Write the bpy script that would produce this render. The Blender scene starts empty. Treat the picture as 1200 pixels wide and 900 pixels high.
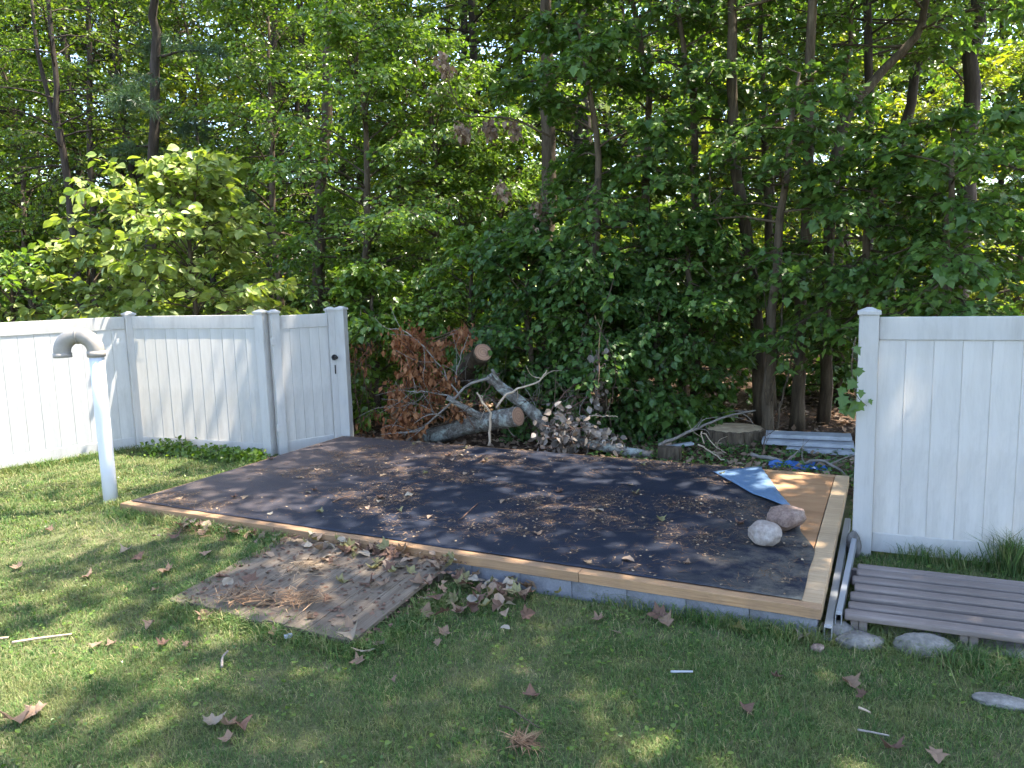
import bpy, bmesh, math, random
import numpy as np
from mathutils import Vector, Matrix, noise as mnoise

sc = bpy.context.scene
COL = sc.collection
PI = math.pi
rad = math.radians

# ------------------------------------------------------------------ camera
PITCH, ROLL, FPX, CAM_H = rad(7.7), rad(1.6), 905.0, 2.18
cf = np.array([0, math.cos(PITCH), -math.sin(PITCH)])
_r0 = np.array([1.0, 0, 0]); _u0 = np.array([0, math.sin(PITCH), math.cos(PITCH)])
cr = _r0 * math.cos(ROLL) - _u0 * math.sin(ROLL)
cu = _u0 * math.cos(ROLL) + _r0 * math.sin(ROLL)
CAM = np.array([0, 0, CAM_H])
cam = bpy.data.objects.new('camera', bpy.data.cameras.new('camera'))
COL.objects.link(cam)
cam.data.sensor_fit = 'HORIZONTAL'; cam.data.sensor_width = 36; cam.data.lens = FPX / 1200 * 36
cam.data.clip_start = 0.05; cam.data.clip_end = 1000
M = Matrix([[cr[i], cu[i], -cf[i], CAM[i]] for i in range(3)] + [[0, 0, 0, 1]])
cam.matrix_world = M
sc.camera = cam

# ------------------------------------------------------------------ sky, sun, exposure
SUN_EL = rad(67)
SUN_AZ = math.atan2(0.97, 0.22)            # clockwise from +Y towards +X
sun_to = np.array([math.sin(SUN_AZ) * math.cos(SUN_EL), math.cos(SUN_AZ) * math.cos(SUN_EL), math.sin(SUN_EL)])
world = bpy.data.worlds.new('World'); sc.world = world; world.use_nodes = True
wn = world.node_tree.nodes; wl = world.node_tree.links
bg = wn['Background']
sky = wn.new('ShaderNodeTexSky'); sky.sky_type = 'NISHITA'; sky.sun_disc = False
sky.sun_elevation = SUN_EL; sky.sun_rotation = SUN_AZ
sky.air_density = 1.0; sky.dust_density = 1.2; sky.ozone_density = 1.0
wl.new(sky.outputs[0], bg.inputs[0]); bg.inputs[1].default_value = 0.15
sun = bpy.data.objects.new('sun', bpy.data.lights.new('sun', 'SUN')); COL.objects.link(sun)
sun.data.energy = 5.0; sun.data.angle = rad(0.53); sun.data.color = (1.0, 0.92, 0.78)
sun.rotation_euler = Vector(sun_to).to_track_quat('Z', 'Y').to_euler()
sc.view_settings.view_transform = 'Standard'; sc.view_settings.look = 'None'
sc.view_settings.gamma = 1.0; sc.view_settings.exposure = 2.6
sc.view_settings.use_curve_mapping = False
sc.cycles.max_bounces = 6; sc.cycles.diffuse_bounces = 4; sc.cycles.glossy_bounces = 2
sc.cycles.transmission_bounces = 4; sc.cycles.use_denoising = True
sc.cycles.sample_clamp_indirect = 6.0
sc.cycles.use_adaptive_sampling = True; sc.cycles.adaptive_threshold = 0.03

# ------------------------------------------------------------------ helpers
def ray(x, y): return cf + cr * (x - 600) / FPX + cu * (450 - y) / FPX
def gp(x, y, z=0.0):                       # point of the photo on the level z
    d = ray(x, y); return CAM + d * ((z - CAM_H) / d[2])
def aty(x, y, Y):                          # point of the photo at a depth
    d = ray(x, y); return CAM + d * (Y / d[1])
def px(P):
    q = np.asarray(P, float) - CAM; z = q @ cf
    return np.stack([600 + FPX * (q @ cr) / z, 450 - FPX * (q @ cu) / z, z], -1)
def nrm(v):
    v = np.asarray(v, float); return v / np.maximum(np.linalg.norm(v, axis=-1, keepdims=True), 1e-9)

class MB:
    def __init__(s): s.V = []; s.F = []; s.n = 0
    def add(s, V, *Fs):
        V = np.asarray(V, float).reshape(-1, 3)
        for F in Fs:
            F = np.asarray(F, int)
            if len(F): s.F.append(F + s.n)
        s.V.append(V); s.n += len(V); return s
    def box(s, x0, x1, y0, y1, z0, z1, M=None):
        V = np.array([[x, y, z] for z in (z0, z1) for y in (y0, y1) for x in (x0, x1)], float)
        if M is not None: V = V @ M[0].T + M[1]
        return s.add(V, [[0, 2, 3, 1], [4, 5, 7, 6], [0, 1, 5, 4], [1, 3, 7, 5], [3, 2, 6, 7], [2, 0, 4, 6]])
    def tube(s, pts, r, k=8, cap=True):
        pts = np.asarray(pts, float); n = len(pts); r = np.broadcast_to(np.asarray(r, float), (n,))
        t = nrm(np.gradient(pts, axis=0))
        a = np.array([1.0, 0, 0]) if abs(t[0][0]) < .7 else np.array([0, 1.0, 0])
        x = nrm(np.cross(t[0], a)); X = []
        for i in range(n):
            x = nrm(x - t[i] * (x @ t[i])); X.append(x)
        X = np.array(X); Y = np.cross(t, X)
        th = np.arange(k) * 2 * PI / k
        V = (pts[:, None] + r[:, None, None] * (X[:, None] * np.cos(th)[None, :, None] + Y[:, None] * np.sin(th)[None, :, None])).reshape(-1, 3)
        i, j = np.meshgrid(np.arange(n - 1), np.arange(k), indexing='ij'); j2 = (j + 1) % k
        Q = np.stack([i * k + j, i * k + j2, (i + 1) * k + j2, (i + 1) * k + j], -1).reshape(-1, 4)
        T = np.zeros((0, 3), int)
        if cap:
            V = np.vstack([V, pts[:1], pts[-1:]]); J = np.arange(k); J2 = (J + 1) % k
            T = np.vstack([np.stack([J2, J, np.full(k, n * k)], -1), np.stack([(n - 1) * k + J, (n - 1) * k + J2, np.full(k, n * k + 1)], -1)])
        return s.add(V, Q, T)
    def build(s, name, mat, parent=None, smooth=False, bevel=0, seg=2):
        me = bpy.data.meshes.new(name)
        V = np.concatenate(s.V) if s.V else np.zeros((0, 3))
        me.vertices.add(len(V)); me.vertices.foreach_set('co', V.astype(np.float32).ravel())
        lo = np.concatenate([f.ravel() for f in s.F]); tot = np.concatenate([np.full(len(f), f.shape[1]) for f in s.F])
        st = np.concatenate([[0], np.cumsum(tot)[:-1]])
        me.loops.add(len(lo)); me.loops.foreach_set('vertex_index', lo.astype(np.int32))
        me.polygons.add(len(tot)); me.polygons.foreach_set('loop_start', st.astype(np.int32))
        try: me.polygons.foreach_set('loop_total', tot.astype(np.int32))
        except Exception: pass
        me.polygons.foreach_set('use_smooth', np.full(len(tot), bool(smooth)))
        me.update(calc_edges=True); me.validate()
        me.materials.append(mat)
        o = link(name, me, parent)
        if bevel:
            m = o.modifiers.new('bevel', 'BEVEL'); m.width = bevel; m.segments = seg; m.limit_method = 'ANGLE'
        return o

def link(name, data, parent=None):
    o = bpy.data.objects.new(name, data); COL.objects.link(o)
    if parent: o.parent = parent
    return o
def tag(o, label, cat, group=None, kind=None):
    o['label'] = label; o['category'] = cat
    if group: o['group'] = group
    if kind: o['kind'] = kind
    return o
def kind(o, k): o['kind'] = k; return o
def thing(name, label, cat, loc=(0, 0, 0), rz=0, group=None):
    o = bpy.data.objects.new(name, None); COL.objects.link(o); o.empty_display_size = .1
    o.location = tuple(loc); o.rotation_euler = (0, 0, rz)
    return tag(o, label, cat, group)
def copy_tree(o, parent=None):
    c = o.copy(); COL.objects.link(c); c.parent = parent
    for ch in list(o.children): copy_tree(ch, c)
    return c

# ------------------------------------------------------------------ materials
def nt(name):
    m = bpy.data.materials.new(name); m.use_nodes = True
    return m, m.node_tree.nodes, m.node_tree.links, m.node_tree.nodes['Principled BSDF']
def ramp(n, l, fac, stops):
    r = n.new('ShaderNodeValToRGB'); e = r.color_ramp.elements
    while len(e) < len(stops): e.new(0.5)
    for q, (p, c) in zip(e, stops): q.position = p; q.color = (*c, 1)
    l.new(fac, r.inputs[0]); return r.outputs[0]
def coord(n, l, scale=(1, 1, 1), kind='Object'):
    t = n.new('ShaderNodeTexCoord'); mp = n.new('ShaderNodeMapping'); mp.inputs['Scale'].default_value = scale
    l.new(t.outputs[kind], mp.inputs[0]); return mp.outputs[0]
def noisef(n, l, vec, scale, detail=5, rough=.6, dist=0):
    t = n.new('ShaderNodeTexNoise'); t.inputs['Scale'].default_value = scale; t.inputs['Detail'].default_value = detail
    t.inputs['Roughness'].default_value = rough; t.inputs['Distortion'].default_value = dist
    l.new(vec, t.inputs['Vector']); return t.outputs['Fac']
def bump(n, l, fac, p, strength=.4, dist=.01):
    b = n.new('ShaderNodeBump'); b.inputs['Strength'].default_value = strength; b.inputs['Distance'].default_value = dist
    l.new(fac, b.inputs['Height']); l.new(b.outputs[0], p.inputs['Normal'])
def mixc(n, l, fac, a, b, mode='MIX'):
    x = n.new('ShaderNodeMix'); x.data_type = 'RGBA'; x.blend_type = mode
    for s, v in ((x.inputs[0], fac), (x.inputs[6], a), (x.inputs[7], b)):
        if isinstance(v, (int, float)): s.default_value = v
        elif isinstance(v, tuple): s.default_value = (*v, 1)
        else: l.new(v, s)
    return x.outputs[2]
def wrand(n, l, col, amt=.25):              # each piece a little lighter or darker
    o = n.new('ShaderNodeObjectInfo'); h = n.new('ShaderNodeHueSaturation')
    mr = n.new('ShaderNodeMapRange'); mr.inputs[3].default_value = 1 - amt; mr.inputs[4].default_value = 1 + amt
    l.new(o.outputs['Random'], mr.inputs[0]); l.new(mr.outputs[0], h.inputs['Value']); l.new(col, h.inputs['Color']); return h.outputs[0]

def m_noise(name, stops, scale=8, vscale=(1, 1, 1), rough=.8, bstr=.4, bdist=.01, detail=6, vary=0, spec=.3, fine=None):
    m, n, l, p = nt(name); v = coord(n, l, vscale)
    f = noisef(n, l, v, scale, detail, .65)
    c = ramp(n, l, f, stops)
    if fine:
        f2 = noisef(n, l, v, fine[0], 3, .7); c = mixc(n, l, 1.0, c, ramp(n, l, f2, [(.3, (1 - fine[1],) * 3), (.7, (1 + fine[1],) * 3)]), 'MULTIPLY')
    if vary: c = wrand(n, l, c, vary)
    l.new(c, p.inputs['Base Color']); p.inputs['Roughness'].default_value = rough
    p.inputs['Specular IOR Level'].default_value = spec
    if bstr: bump(n, l, f if not fine else f2, p, bstr, bdist)
    return m

def m_leaf(name, c1, c2, c3, transl=.4, tcol=(1.25, 1.3, .45), rough=.38, spec=.5, tmul=1.0):
    m, n, l, p = nt(name)
    g = n.new('ShaderNodeNewGeometry'); c = ramp(n, l, g.outputs['Random Per Island'], [(0, c1), (.5, c2), (1, c3)])
    c = wrand(n, l, c, .15)
    l.new(c, p.inputs['Base Color']); p.inputs['Roughness'].default_value = rough; p.inputs['Specular IOR Level'].default_value = spec
    t = n.new('ShaderNodeBsdfTranslucent'); tc = mixc(n, l, 1.0, c, tuple(x * tmul for x in tcol), 'MULTIPLY'); l.new(tc, t.inputs[0])
    mx = n.new('ShaderNodeMixShader'); mx.inputs[0].default_value = transl
    l.new(p.outputs[0], mx.inputs[1]); l.new(t.outputs[0], mx.inputs[2]); l.new(mx.outputs[0], n['Material Output'].inputs[0])
    return m

MAT = {}
def m_vinyl():
    m, n, l, p = nt('white_vinyl'); v = coord(n, l, (1, 1, .35), 'Object')
    f = noisef(n, l, v, 3.2, 8, .72, .6); d = ramp(n, l, f, [(.45, (0, 0, 0)), (.75, (.7, .7, .7))])
    v2 = coord(n, l, (9, 9, .7), 'Object'); f2 = noisef(n, l, v2, 4, 5, .7); d2 = ramp(n, l, f2, [(.5, (0, 0, 0)), (.85, (.45, .45, .45))])
    dm = mixc(n, l, 1.0, d, d2, 'ADD')
    c = mixc(n, l, dm, (.55, .535, .522), (.38, .365, .35))
    l.new(wrand(n, l, c, .03), p.inputs['Base Color']); p.inputs['Roughness'].default_value = .42
    bump(n, l, f2, p, .06, .004)
    t = n.new('ShaderNodeBsdfTranslucent'); l.new(mixc(n, l, 1.0, c, (1.0, .95, .86), 'MULTIPLY'), t.inputs[0]); mx = n.new('ShaderNodeMixShader'); mx.inputs[0].default_value = .36
    l.new(p.outputs[0], mx.inputs[1]); l.new(t.outputs[0], mx.inputs[2]); l.new(mx.outputs[0], n['Material Output'].inputs[0]); return m
MAT['vinyl'] = m_vinyl()
MAT['vinyl_pipe'] = m_noise('white_pipe_plastic', [(.35, (.52, .52, .56)), (.7, (.62, .62, .66))], 3, (1, 1, .4), .35, .05, .002, spec=.5)
MAT['beige_pipe'] = m_noise('beige_elbow_plastic', [(.3, (.20, .178, .155)), (.7, (.275, .25, .222))], 6, rough=.55, bstr=.1, bdist=.003)
MAT['dark_metal'] = m_noise('black_latch', [(.3, (.008, .008, .01)), (.7, (.02, .02, .022))], 20, rough=.4, bstr=.1)
def m_wood(name, stops, axis='x', scale=14, stretch=22, rough=.75, bstr=.5, bdist=.004, vary=.12, dark=None):
    m, n, l, p = nt(name)
    vs = {'x': (1, stretch, stretch), 'y': (stretch, 1, stretch), 'z': (stretch, stretch, 1)}[axis]
    v = coord(n, l, tuple(q * .35 for q in vs))
    f = noisef(n, l, v, scale / 4, 8, .7, .4); c = ramp(n, l, f, stops)
    v2 = coord(n, l); b = noisef(n, l, v2, 2.2, 6, .65, .5)
    c = mixc(n, l, ramp(n, l, b, [(.4, (0, 0, 0)), (.75, (.55, .55, .55))]), c, dark or tuple(x * .5 for x in stops[0][1]))
    if vary: c = wrand(n, l, c, vary)
    l.new(c, p.inputs['Base Color']); p.inputs['Roughness'].default_value = rough; p.inputs['Specular IOR Level'].default_value = .25
    bump(n, l, f, p, bstr, bdist); return m
MAT['rim'] = m_wood('pine_lumber', [(.25, (.18, .095, .048)), (.5, (.30, .175, .09)), (.75, (.40, .255, .14))], 'x', scale=30, stretch=40, bstr=.7, dark=(.13, .09, .065))
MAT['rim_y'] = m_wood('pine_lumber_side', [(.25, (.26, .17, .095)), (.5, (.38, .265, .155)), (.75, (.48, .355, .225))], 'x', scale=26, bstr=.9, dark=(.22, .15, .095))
MAT['ply'] = m_wood('stained_plywood', [(.2, (.17, .085, .04)), (.5, (.27, .15, .075)), (.8, (.36, .22, .12))], 'x', scale=9, stretch=9, dark=(.10, .04, .015))
MAT['ramp'] = m_wood('weathered_ramp_wood', [(.25, (.058, .042, .029)), (.5, (.108, .084, .062)), (.75, (.17, .14, .11))], 'y', scale=20, bstr=1, bdist=.006, dark=(.085, .06, .042), vary=.07)
MAT['slat'] = m_wood('grey_slat_wood', [(.2, (.085, .066, .058)), (.5, (.15, .122, .11)), (.8, (.215, .18, .165))], 'x', scale=24, bstr=.9, dark=(.085, .068, .06), vary=.12)
MAT['concrete'] = m_noise('grey_block', [(.3, (.10, .10, .11)), (.7, (.18, .18, .20))], 5, rough=.85, bstr=.3, fine=(90, .15))
def m_membrane():
    m, n, l, p = nt('black_membrane'); v = coord(n, l)
    f = noisef(n, l, v, 1.1, 8, .72, .8); fg = noisef(n, l, v, 130, 3, .8)
    c = ramp(n, l, f, [(.42, (.007, .010, .020)), (.62, (.011, .014, .025)), (.84, (.034, .031, .031))])
    v3 = coord(n, l, (.5, 1.5, 1)); f3 = noisef(n, l, v3, 5, 8, .75, .4)
    c = mixc(n, l, ramp(n, l, f3, [(.58, (0, 0, 0)), (.85, (.6, .6, .6))]), c, (.055, .038, .026))
    c = mixc(n, l, ramp(n, l, fg, [(.62, (0, 0, 0)), (.8, (.6, .6, .6))]), c, (.07, .065, .06))
    # tan grit washed to the far right front, dusty brown film towards the left, strengthened as a painted sun patch
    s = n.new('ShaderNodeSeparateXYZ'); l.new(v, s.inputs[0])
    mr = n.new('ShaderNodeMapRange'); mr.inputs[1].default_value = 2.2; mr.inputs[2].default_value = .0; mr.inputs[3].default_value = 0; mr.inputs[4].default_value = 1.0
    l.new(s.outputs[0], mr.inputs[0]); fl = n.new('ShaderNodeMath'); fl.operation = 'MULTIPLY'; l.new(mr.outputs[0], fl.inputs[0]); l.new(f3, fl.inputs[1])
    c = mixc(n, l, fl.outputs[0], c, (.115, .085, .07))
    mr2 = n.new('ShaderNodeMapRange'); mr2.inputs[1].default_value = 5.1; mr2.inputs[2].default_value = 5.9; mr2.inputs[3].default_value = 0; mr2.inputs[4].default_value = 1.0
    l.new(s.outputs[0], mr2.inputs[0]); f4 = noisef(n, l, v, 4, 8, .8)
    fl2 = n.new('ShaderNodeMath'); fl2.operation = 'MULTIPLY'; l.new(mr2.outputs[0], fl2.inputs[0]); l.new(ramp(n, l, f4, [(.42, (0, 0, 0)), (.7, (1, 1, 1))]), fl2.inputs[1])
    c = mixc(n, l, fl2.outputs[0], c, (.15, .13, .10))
    l.new(c, p.inputs['Base Color']); p.inputs['Roughness'].default_value = .62; p.inputs['Specular IOR Level'].default_value = .22
    bump(n, l, fg, p, .35, .004); return m
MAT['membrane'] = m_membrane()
MAT['flap'] = m_noise('blue_membrane_back', [(.3, (.072, .125, .20)), (.7, (.105, .165, .25))], 3, rough=.55, bstr=.15, fine=(40, .12))
MAT['rock_grey'] = m_noise('pale_stone', [(.3, (.15, .11, .09)), (.5, (.235, .195, .17)), (.7, (.29, .26, .24))], 5, rough=.85, bstr=.35, bdist=.01, fine=(45, .2))
MAT['rock_brown'] = m_noise('brown_stone', [(.3, (.11, .07, .055)), (.55, (.19, .13, .105)), (.75, (.34, .27, .22))], 7, rough=.85, bstr=.5, bdist=.012, fine=(50, .3))
MAT['rock_field'] = m_noise('field_stone', [(.3, (.085, .075, .066)), (.55, (.15, .138, .125)), (.75, (.215, .20, .185))], 6, rough=.9, bstr=.6, bdist=.015, fine=(40, .25), vary=.2)
MAT['alu'] = m_noise('dull_aluminium', [(.3, (.30, .31, .33)), (.7, (.42, .43, .46))], 5, (1, .2, 1), .45, .1, .002, spec=.5)
MAT['alu'].node_tree.nodes['Principled BSDF'].inputs['Metallic'].default_value = .6
MAT['white_board'] = m_noise('white_board', [(.3, (.20, .21, .23)), (.7, (.36, .37, .39))], 6, rough=.5, bstr=.1)
MAT['tarp'] = m_noise('blue_tarp', [(.3, (.02, .06, .20)), (.7, (.06, .14, .34))], 9, rough=.4, bstr=.4)
def m_bark(name, stops, sc_=15, stretch=.14, bstr=.9, vary=.15, lichen=None):
    m, n, l, p = nt(name); v = coord(n, l, (1, 1, stretch))
    f = noisef(n, l, v, sc_, 9, .72, .6); c = ramp(n, l, f, stops)
    if lichen:
        v2 = coord(n, l); f2 = noisef(n, l, v2, 6, 6, .7, .5); c = mixc(n, l, ramp(n, l, f2, [(.5, (0, 0, 0)), (.62, (.8, .8, .8))]), c, lichen)
    c = wrand(n, l, c, vary)
    l.new(c, p.inputs['Base Color']); p.inputs['Roughness'].default_value = .9; p.inputs['Specular IOR Level'].default_value = .15
    bump(n, l, f, p, bstr, .02); return m
MAT['bark_dark'] = m_bark('dark_pine_bark', [(.3, (.022, .017, .013)), (.55, (.052, .041, .033)), (.75, (.095, .08, .066))])
MAT['bark_grey'] = m_bark('grey_brown_bark', [(.3, (.032, .023, .015)), (.52, (.078, .058, .039)), (.75, (.16, .125, .088))])
MAT['bark_red'] = m_bark('reddish_twig_bark', [(.3, (.07, .04, .03)), (.6, (.13, .08, .06)), (.8, (.19, .13, .10))])
MAT['bark_lichen'] = m_bark('lichened_log_bark', [(.32, (.035, .03, .025)), (.5, (.12, .105, .09)), (.7, (.24, .22, .195))], 22, 1, bstr=1, lichen=(.33, .36, .32))
MAT['bare_twig'] = m_bark('bare_grey_twig', [(.3, (.12, .10, .085)), (.6, (.22, .195, .17)), (.8, (.31, .28, .25))], 14, 1)
MAT['pale_twig'] = m_bark('pale_peeled_branch', [(.3, (.26, .19, .13)), (.6, (.38, .30, .22)), (.8, (.5, .43, .35))], 14, 1)
def m_cut():
    m, n, l, p = nt('cut_wood'); v = coord(n, l)
    w = n.new('ShaderNodeTexWave'); w.wave_type = 'RINGS'; w.rings_direction = 'Z'; w.inputs['Scale'].default_value = 9; w.inputs['Distortion'].default_value = 1.2; w.inputs['Detail'].default_value = 3
    l.new(v, w.inputs['Vector']); c = ramp(n, l, w.outputs['Fac'], [(.2, (.22, .12, .075)), (.8, (.29, .17, .105))])
    f = noisef(n, l, v, 10, 6, .7); c = mixc(n, l, ramp(n, l, f, [(.45, (0, 0, 0)), (.75, (.6, .6, .6))]), c, (.22, .11, .07))
    l.new(c, p.inputs['Base Color']); p.inputs['Roughness'].default_value = .85; bump(n, l, w.outputs['Fac'], p, .3, .004); return m
MAT['cut'] = m_cut()
MAT['cut_pale'] = m_noise('pale_sawn_stump', [(.3, (.30, .20, .12)), (.6, (.46, .34, .21)), (.8, (.54, .42, .28))], 7, rough=.9, bstr=.5)

# foliage
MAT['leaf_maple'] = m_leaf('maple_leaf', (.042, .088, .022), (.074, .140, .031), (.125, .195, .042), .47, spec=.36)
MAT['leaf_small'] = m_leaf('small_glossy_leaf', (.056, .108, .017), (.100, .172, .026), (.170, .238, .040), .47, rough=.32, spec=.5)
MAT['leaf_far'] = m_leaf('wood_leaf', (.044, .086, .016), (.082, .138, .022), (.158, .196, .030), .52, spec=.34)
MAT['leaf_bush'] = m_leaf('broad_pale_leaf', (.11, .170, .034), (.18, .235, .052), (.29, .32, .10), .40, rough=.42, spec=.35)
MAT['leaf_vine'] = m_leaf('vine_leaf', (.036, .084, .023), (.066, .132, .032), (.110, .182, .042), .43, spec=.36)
MAT['needle'] = m_leaf('pine_needle', (.030, .065, .030), (.05, .095, .04), (.08, .13, .055), .3)
MAT['dead_brown'] = m_leaf('rust_brown_leaf', (.14, .052, .022), (.22, .09, .038), (.31, .15, .07), .25, (1.2, .9, .6), .7, .2)
MAT['dead_grey'] = m_leaf('grey_dead_leaf', (.10, .08, .065), (.19, .16, .135), (.32, .275, .235), .12, (1.1, 1, .9), .8, .2)
MAT['dry_leaf'] = m_leaf('dry_tan_leaf', (.13, .08, .052), (.20, .135, .092), (.27, .20, .145), .15, (1.2, 1, .7), .75, .2)
MAT['dry_leaf_pale'] = m_leaf('pale_dry_leaf', (.17, .135, .10), (.23, .19, .145), (.29, .25, .195), .15, (1.2, 1, .7), .75, .2)
MAT['dry_leaf_brown'] = m_leaf('dark_dry_leaf', (.07, .04, .028), (.12, .07, .05), (.18, .11, .08), .12, (1.2, 1, .7), .75, .2)
MAT['green_fallen'] = m_leaf('fallen_yellow_green_leaf', (.12, .115, .05), (.17, .155, .07), (.22, .19, .09), .2, (1.2, 1, .5), .6, .3)
MAT['straw'] = m_leaf('brown_needle', (.11, .062, .035), (.18, .105, .06), (.30, .20, .12), .1, (1.2, 1, .7), .8, .2)
MAT['chip'] = m_leaf('wood_chip', (.13, .09, .06), (.21, .15, .095), (.32, .245, .165), .05, (1, 1, 1), .8, .2)
def m_grass():
    m, n, l, p = nt('grass_blades'); v = coord(n, l)
    g = n.new('ShaderNodeNewGeometry'); c = ramp(n, l, g.outputs['Random Per Island'], [(0, (.046, .092, .028)), (.40, (.076, .140, .040)), (.74, (.118, .178, .052)), (.89, (.20, .205, .088)), (1, (.36, .30, .18))])
    f = noisef(n, l, v, 1.7, 6, .7, .6)
    c = mixc(n, l, ramp(n, l, f, [(.47, (0, 0, 0)), (.68, (.65, .65, .65))]), c, (.21, .195, .085))
    f2 = noisef(n, l, v, 5, 4, .6); c = mixc(n, l, 1.0, c, ramp(n, l, f2, [(.3, (.72, .78, .8)), (.7, (1.2, 1.15, 1.1))]), 'MULTIPLY')
    l.new(c, p.inputs['Base Color']); p.inputs['Roughness'].default_value = .6; p.inputs['Specular IOR Level'].default_value = .15
    t = n.new('ShaderNodeBsdfTranslucent'); l.new(mixc(n, l, 1.0, c, (1.15, 1.15, .6), 'MULTIPLY'), t.inputs[0])
    mx = n.new('ShaderNodeMixShader'); mx.inputs[0].default_value = .3
    l.new(p.outputs[0], mx.inputs[1]); l.new(t.outputs[0], mx.inputs[2]); l.new(mx.outputs[0], n['Material Output'].inputs[0]); return m
MAT['grass'] = m_grass()
MAT['soil'] = m_noise('lawn_soil', [(.3, (.05, .06, .025)), (.55, (.085, .09, .042)), (.75, (.16, .125, .075))], 6, rough=.95, bstr=.8, bdist=.02, fine=(60, .35), spec=.1)
MAT['floor'] = m_noise('leaf_mould', [(.3, (.035, .022, .014)), (.55, (.075, .047, .03)), (.75, (.14, .09, .055))], 5, rough=.95, bstr=.9, bdist=.03, fine=(30, .5), spec=.1)

# ------------------------------------------------------------------ leaf shapes
def T_simple():      # folded diamond leaf, 2 triangles
    return np.array([[0, 0, 0], [-.30, .45, .07], [0, 1, -.06], [.30, .45, .07]]), np.array([[0, 2, 1], [0, 3, 2]])
def T_ovate():       # broad ovate leaf with a folded midrib, 8 triangles
    V = np.array([[0, 0, 0], [0, .5, -.02], [0, 1.05, -.10], [-.30, .20, .06], [-.40, .48, .07], [-.24, .80, .02], [.30, .20, .06], [.40, .48, .07], [.24, .80, .02]])
    return V, np.array([[0, 1, 3], [3, 1, 4], [4, 1, 5], [5, 1, 2], [0, 6, 1], [6, 7, 1], [7, 8, 1], [8, 2, 1]])
def T_maple():       # lobed maple leaf
    out = [(0, 0), (.30, -.06), (.26, .16), (.56, .34), (.30, .48), (.27, .60), (0, 1.0), (-.27, .60), (-.30, .48), (-.56, .34), (-.26, .16), (-.30, -.06)]
    V = [[0, .32, -.02]] + [[x, y, .10 * abs(x) - .12 * max(0, y - .4)] for x, y in out]
    k = len(out); return np.array(V), np.array([[0, 1 + i, 1 + (i + 1) % k] for i in range(k)])
def T_long():        # hanging narrow leaf
    return np.array([[0, 0, 0], [-.16, .4, .08], [0, 1, 0], [.16, .45, .05]]), np.array([[0, 2, 1], [0, 3, 2]])
def T_needles(rng, n=16):
    V = []; F = []
    for i in range(n):
        a = rng.uniform(0, 2 * PI); e = rng.uniform(.2, .95); d = np.array([math.cos(a) * (1 - e * .6), e, math.sin(a) * (1 - e * .6)]); d /= np.linalg.norm(d)
        s = nrm(np.cross(d, rng.normal(size=3))) * .028; b = len(V)
        V += [-s, s, d * rng.uniform(.7, 1.1)]; F.append([b, b + 1, b + 2])
    return np.array(V), np.array(F)

def place(T, P, D, N, S, mb=None):
    TV, TF = T; P = np.asarray(P); n = len(P)
    y = nrm(D); z = nrm(N - y * np.sum(N * y, -1, keepdims=True)); x = np.cross(y, z)
    S = np.asarray(S).reshape(-1, 1, 1)
    V = P[:, None] + S * (TV[None, :, 0:1] * x[:, None] + TV[None, :, 1:2] * y[:, None] + TV[None, :, 2:3] * z[:, None])
    F = (TF[None] + (np.arange(n) * len(TV))[:, None, None]).reshape(-1, TF.shape[1])
    mb = mb or MB(); mb.add(V.reshape(-1, 3), F); return mb

def interp(path, t):
    path = np.asarray(path, float); seg = np.linalg.norm(np.diff(path, axis=0), axis=1); c = np.concatenate([[0], np.cumsum(seg)]); c /= c[-1]
    return np.array([np.interp(t, c, path[:, i]) for i in range(3)]).T
def smooth(path, n):
    path = np.asarray(path, float)
    if len(path) < 3: return interp(path, np.linspace(0, 1, n))
    m = len(path); P = np.vstack([2 * path[0] - path[1], path, 2 * path[-1] - path[-2]])
    out = []
    for u in np.linspace(0, m - 1 - 1e-6, n):
        i = int(u); t = u - i; a, b, c, d = P[i:i + 4]
        out.append(.5 * (2 * b + (c - a) * t + (2 * a - 5 * b + 4 * c - d) * t * t + (3 * b - a - 3 * c + d) * t ** 3))
    return np.array(out)

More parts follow.
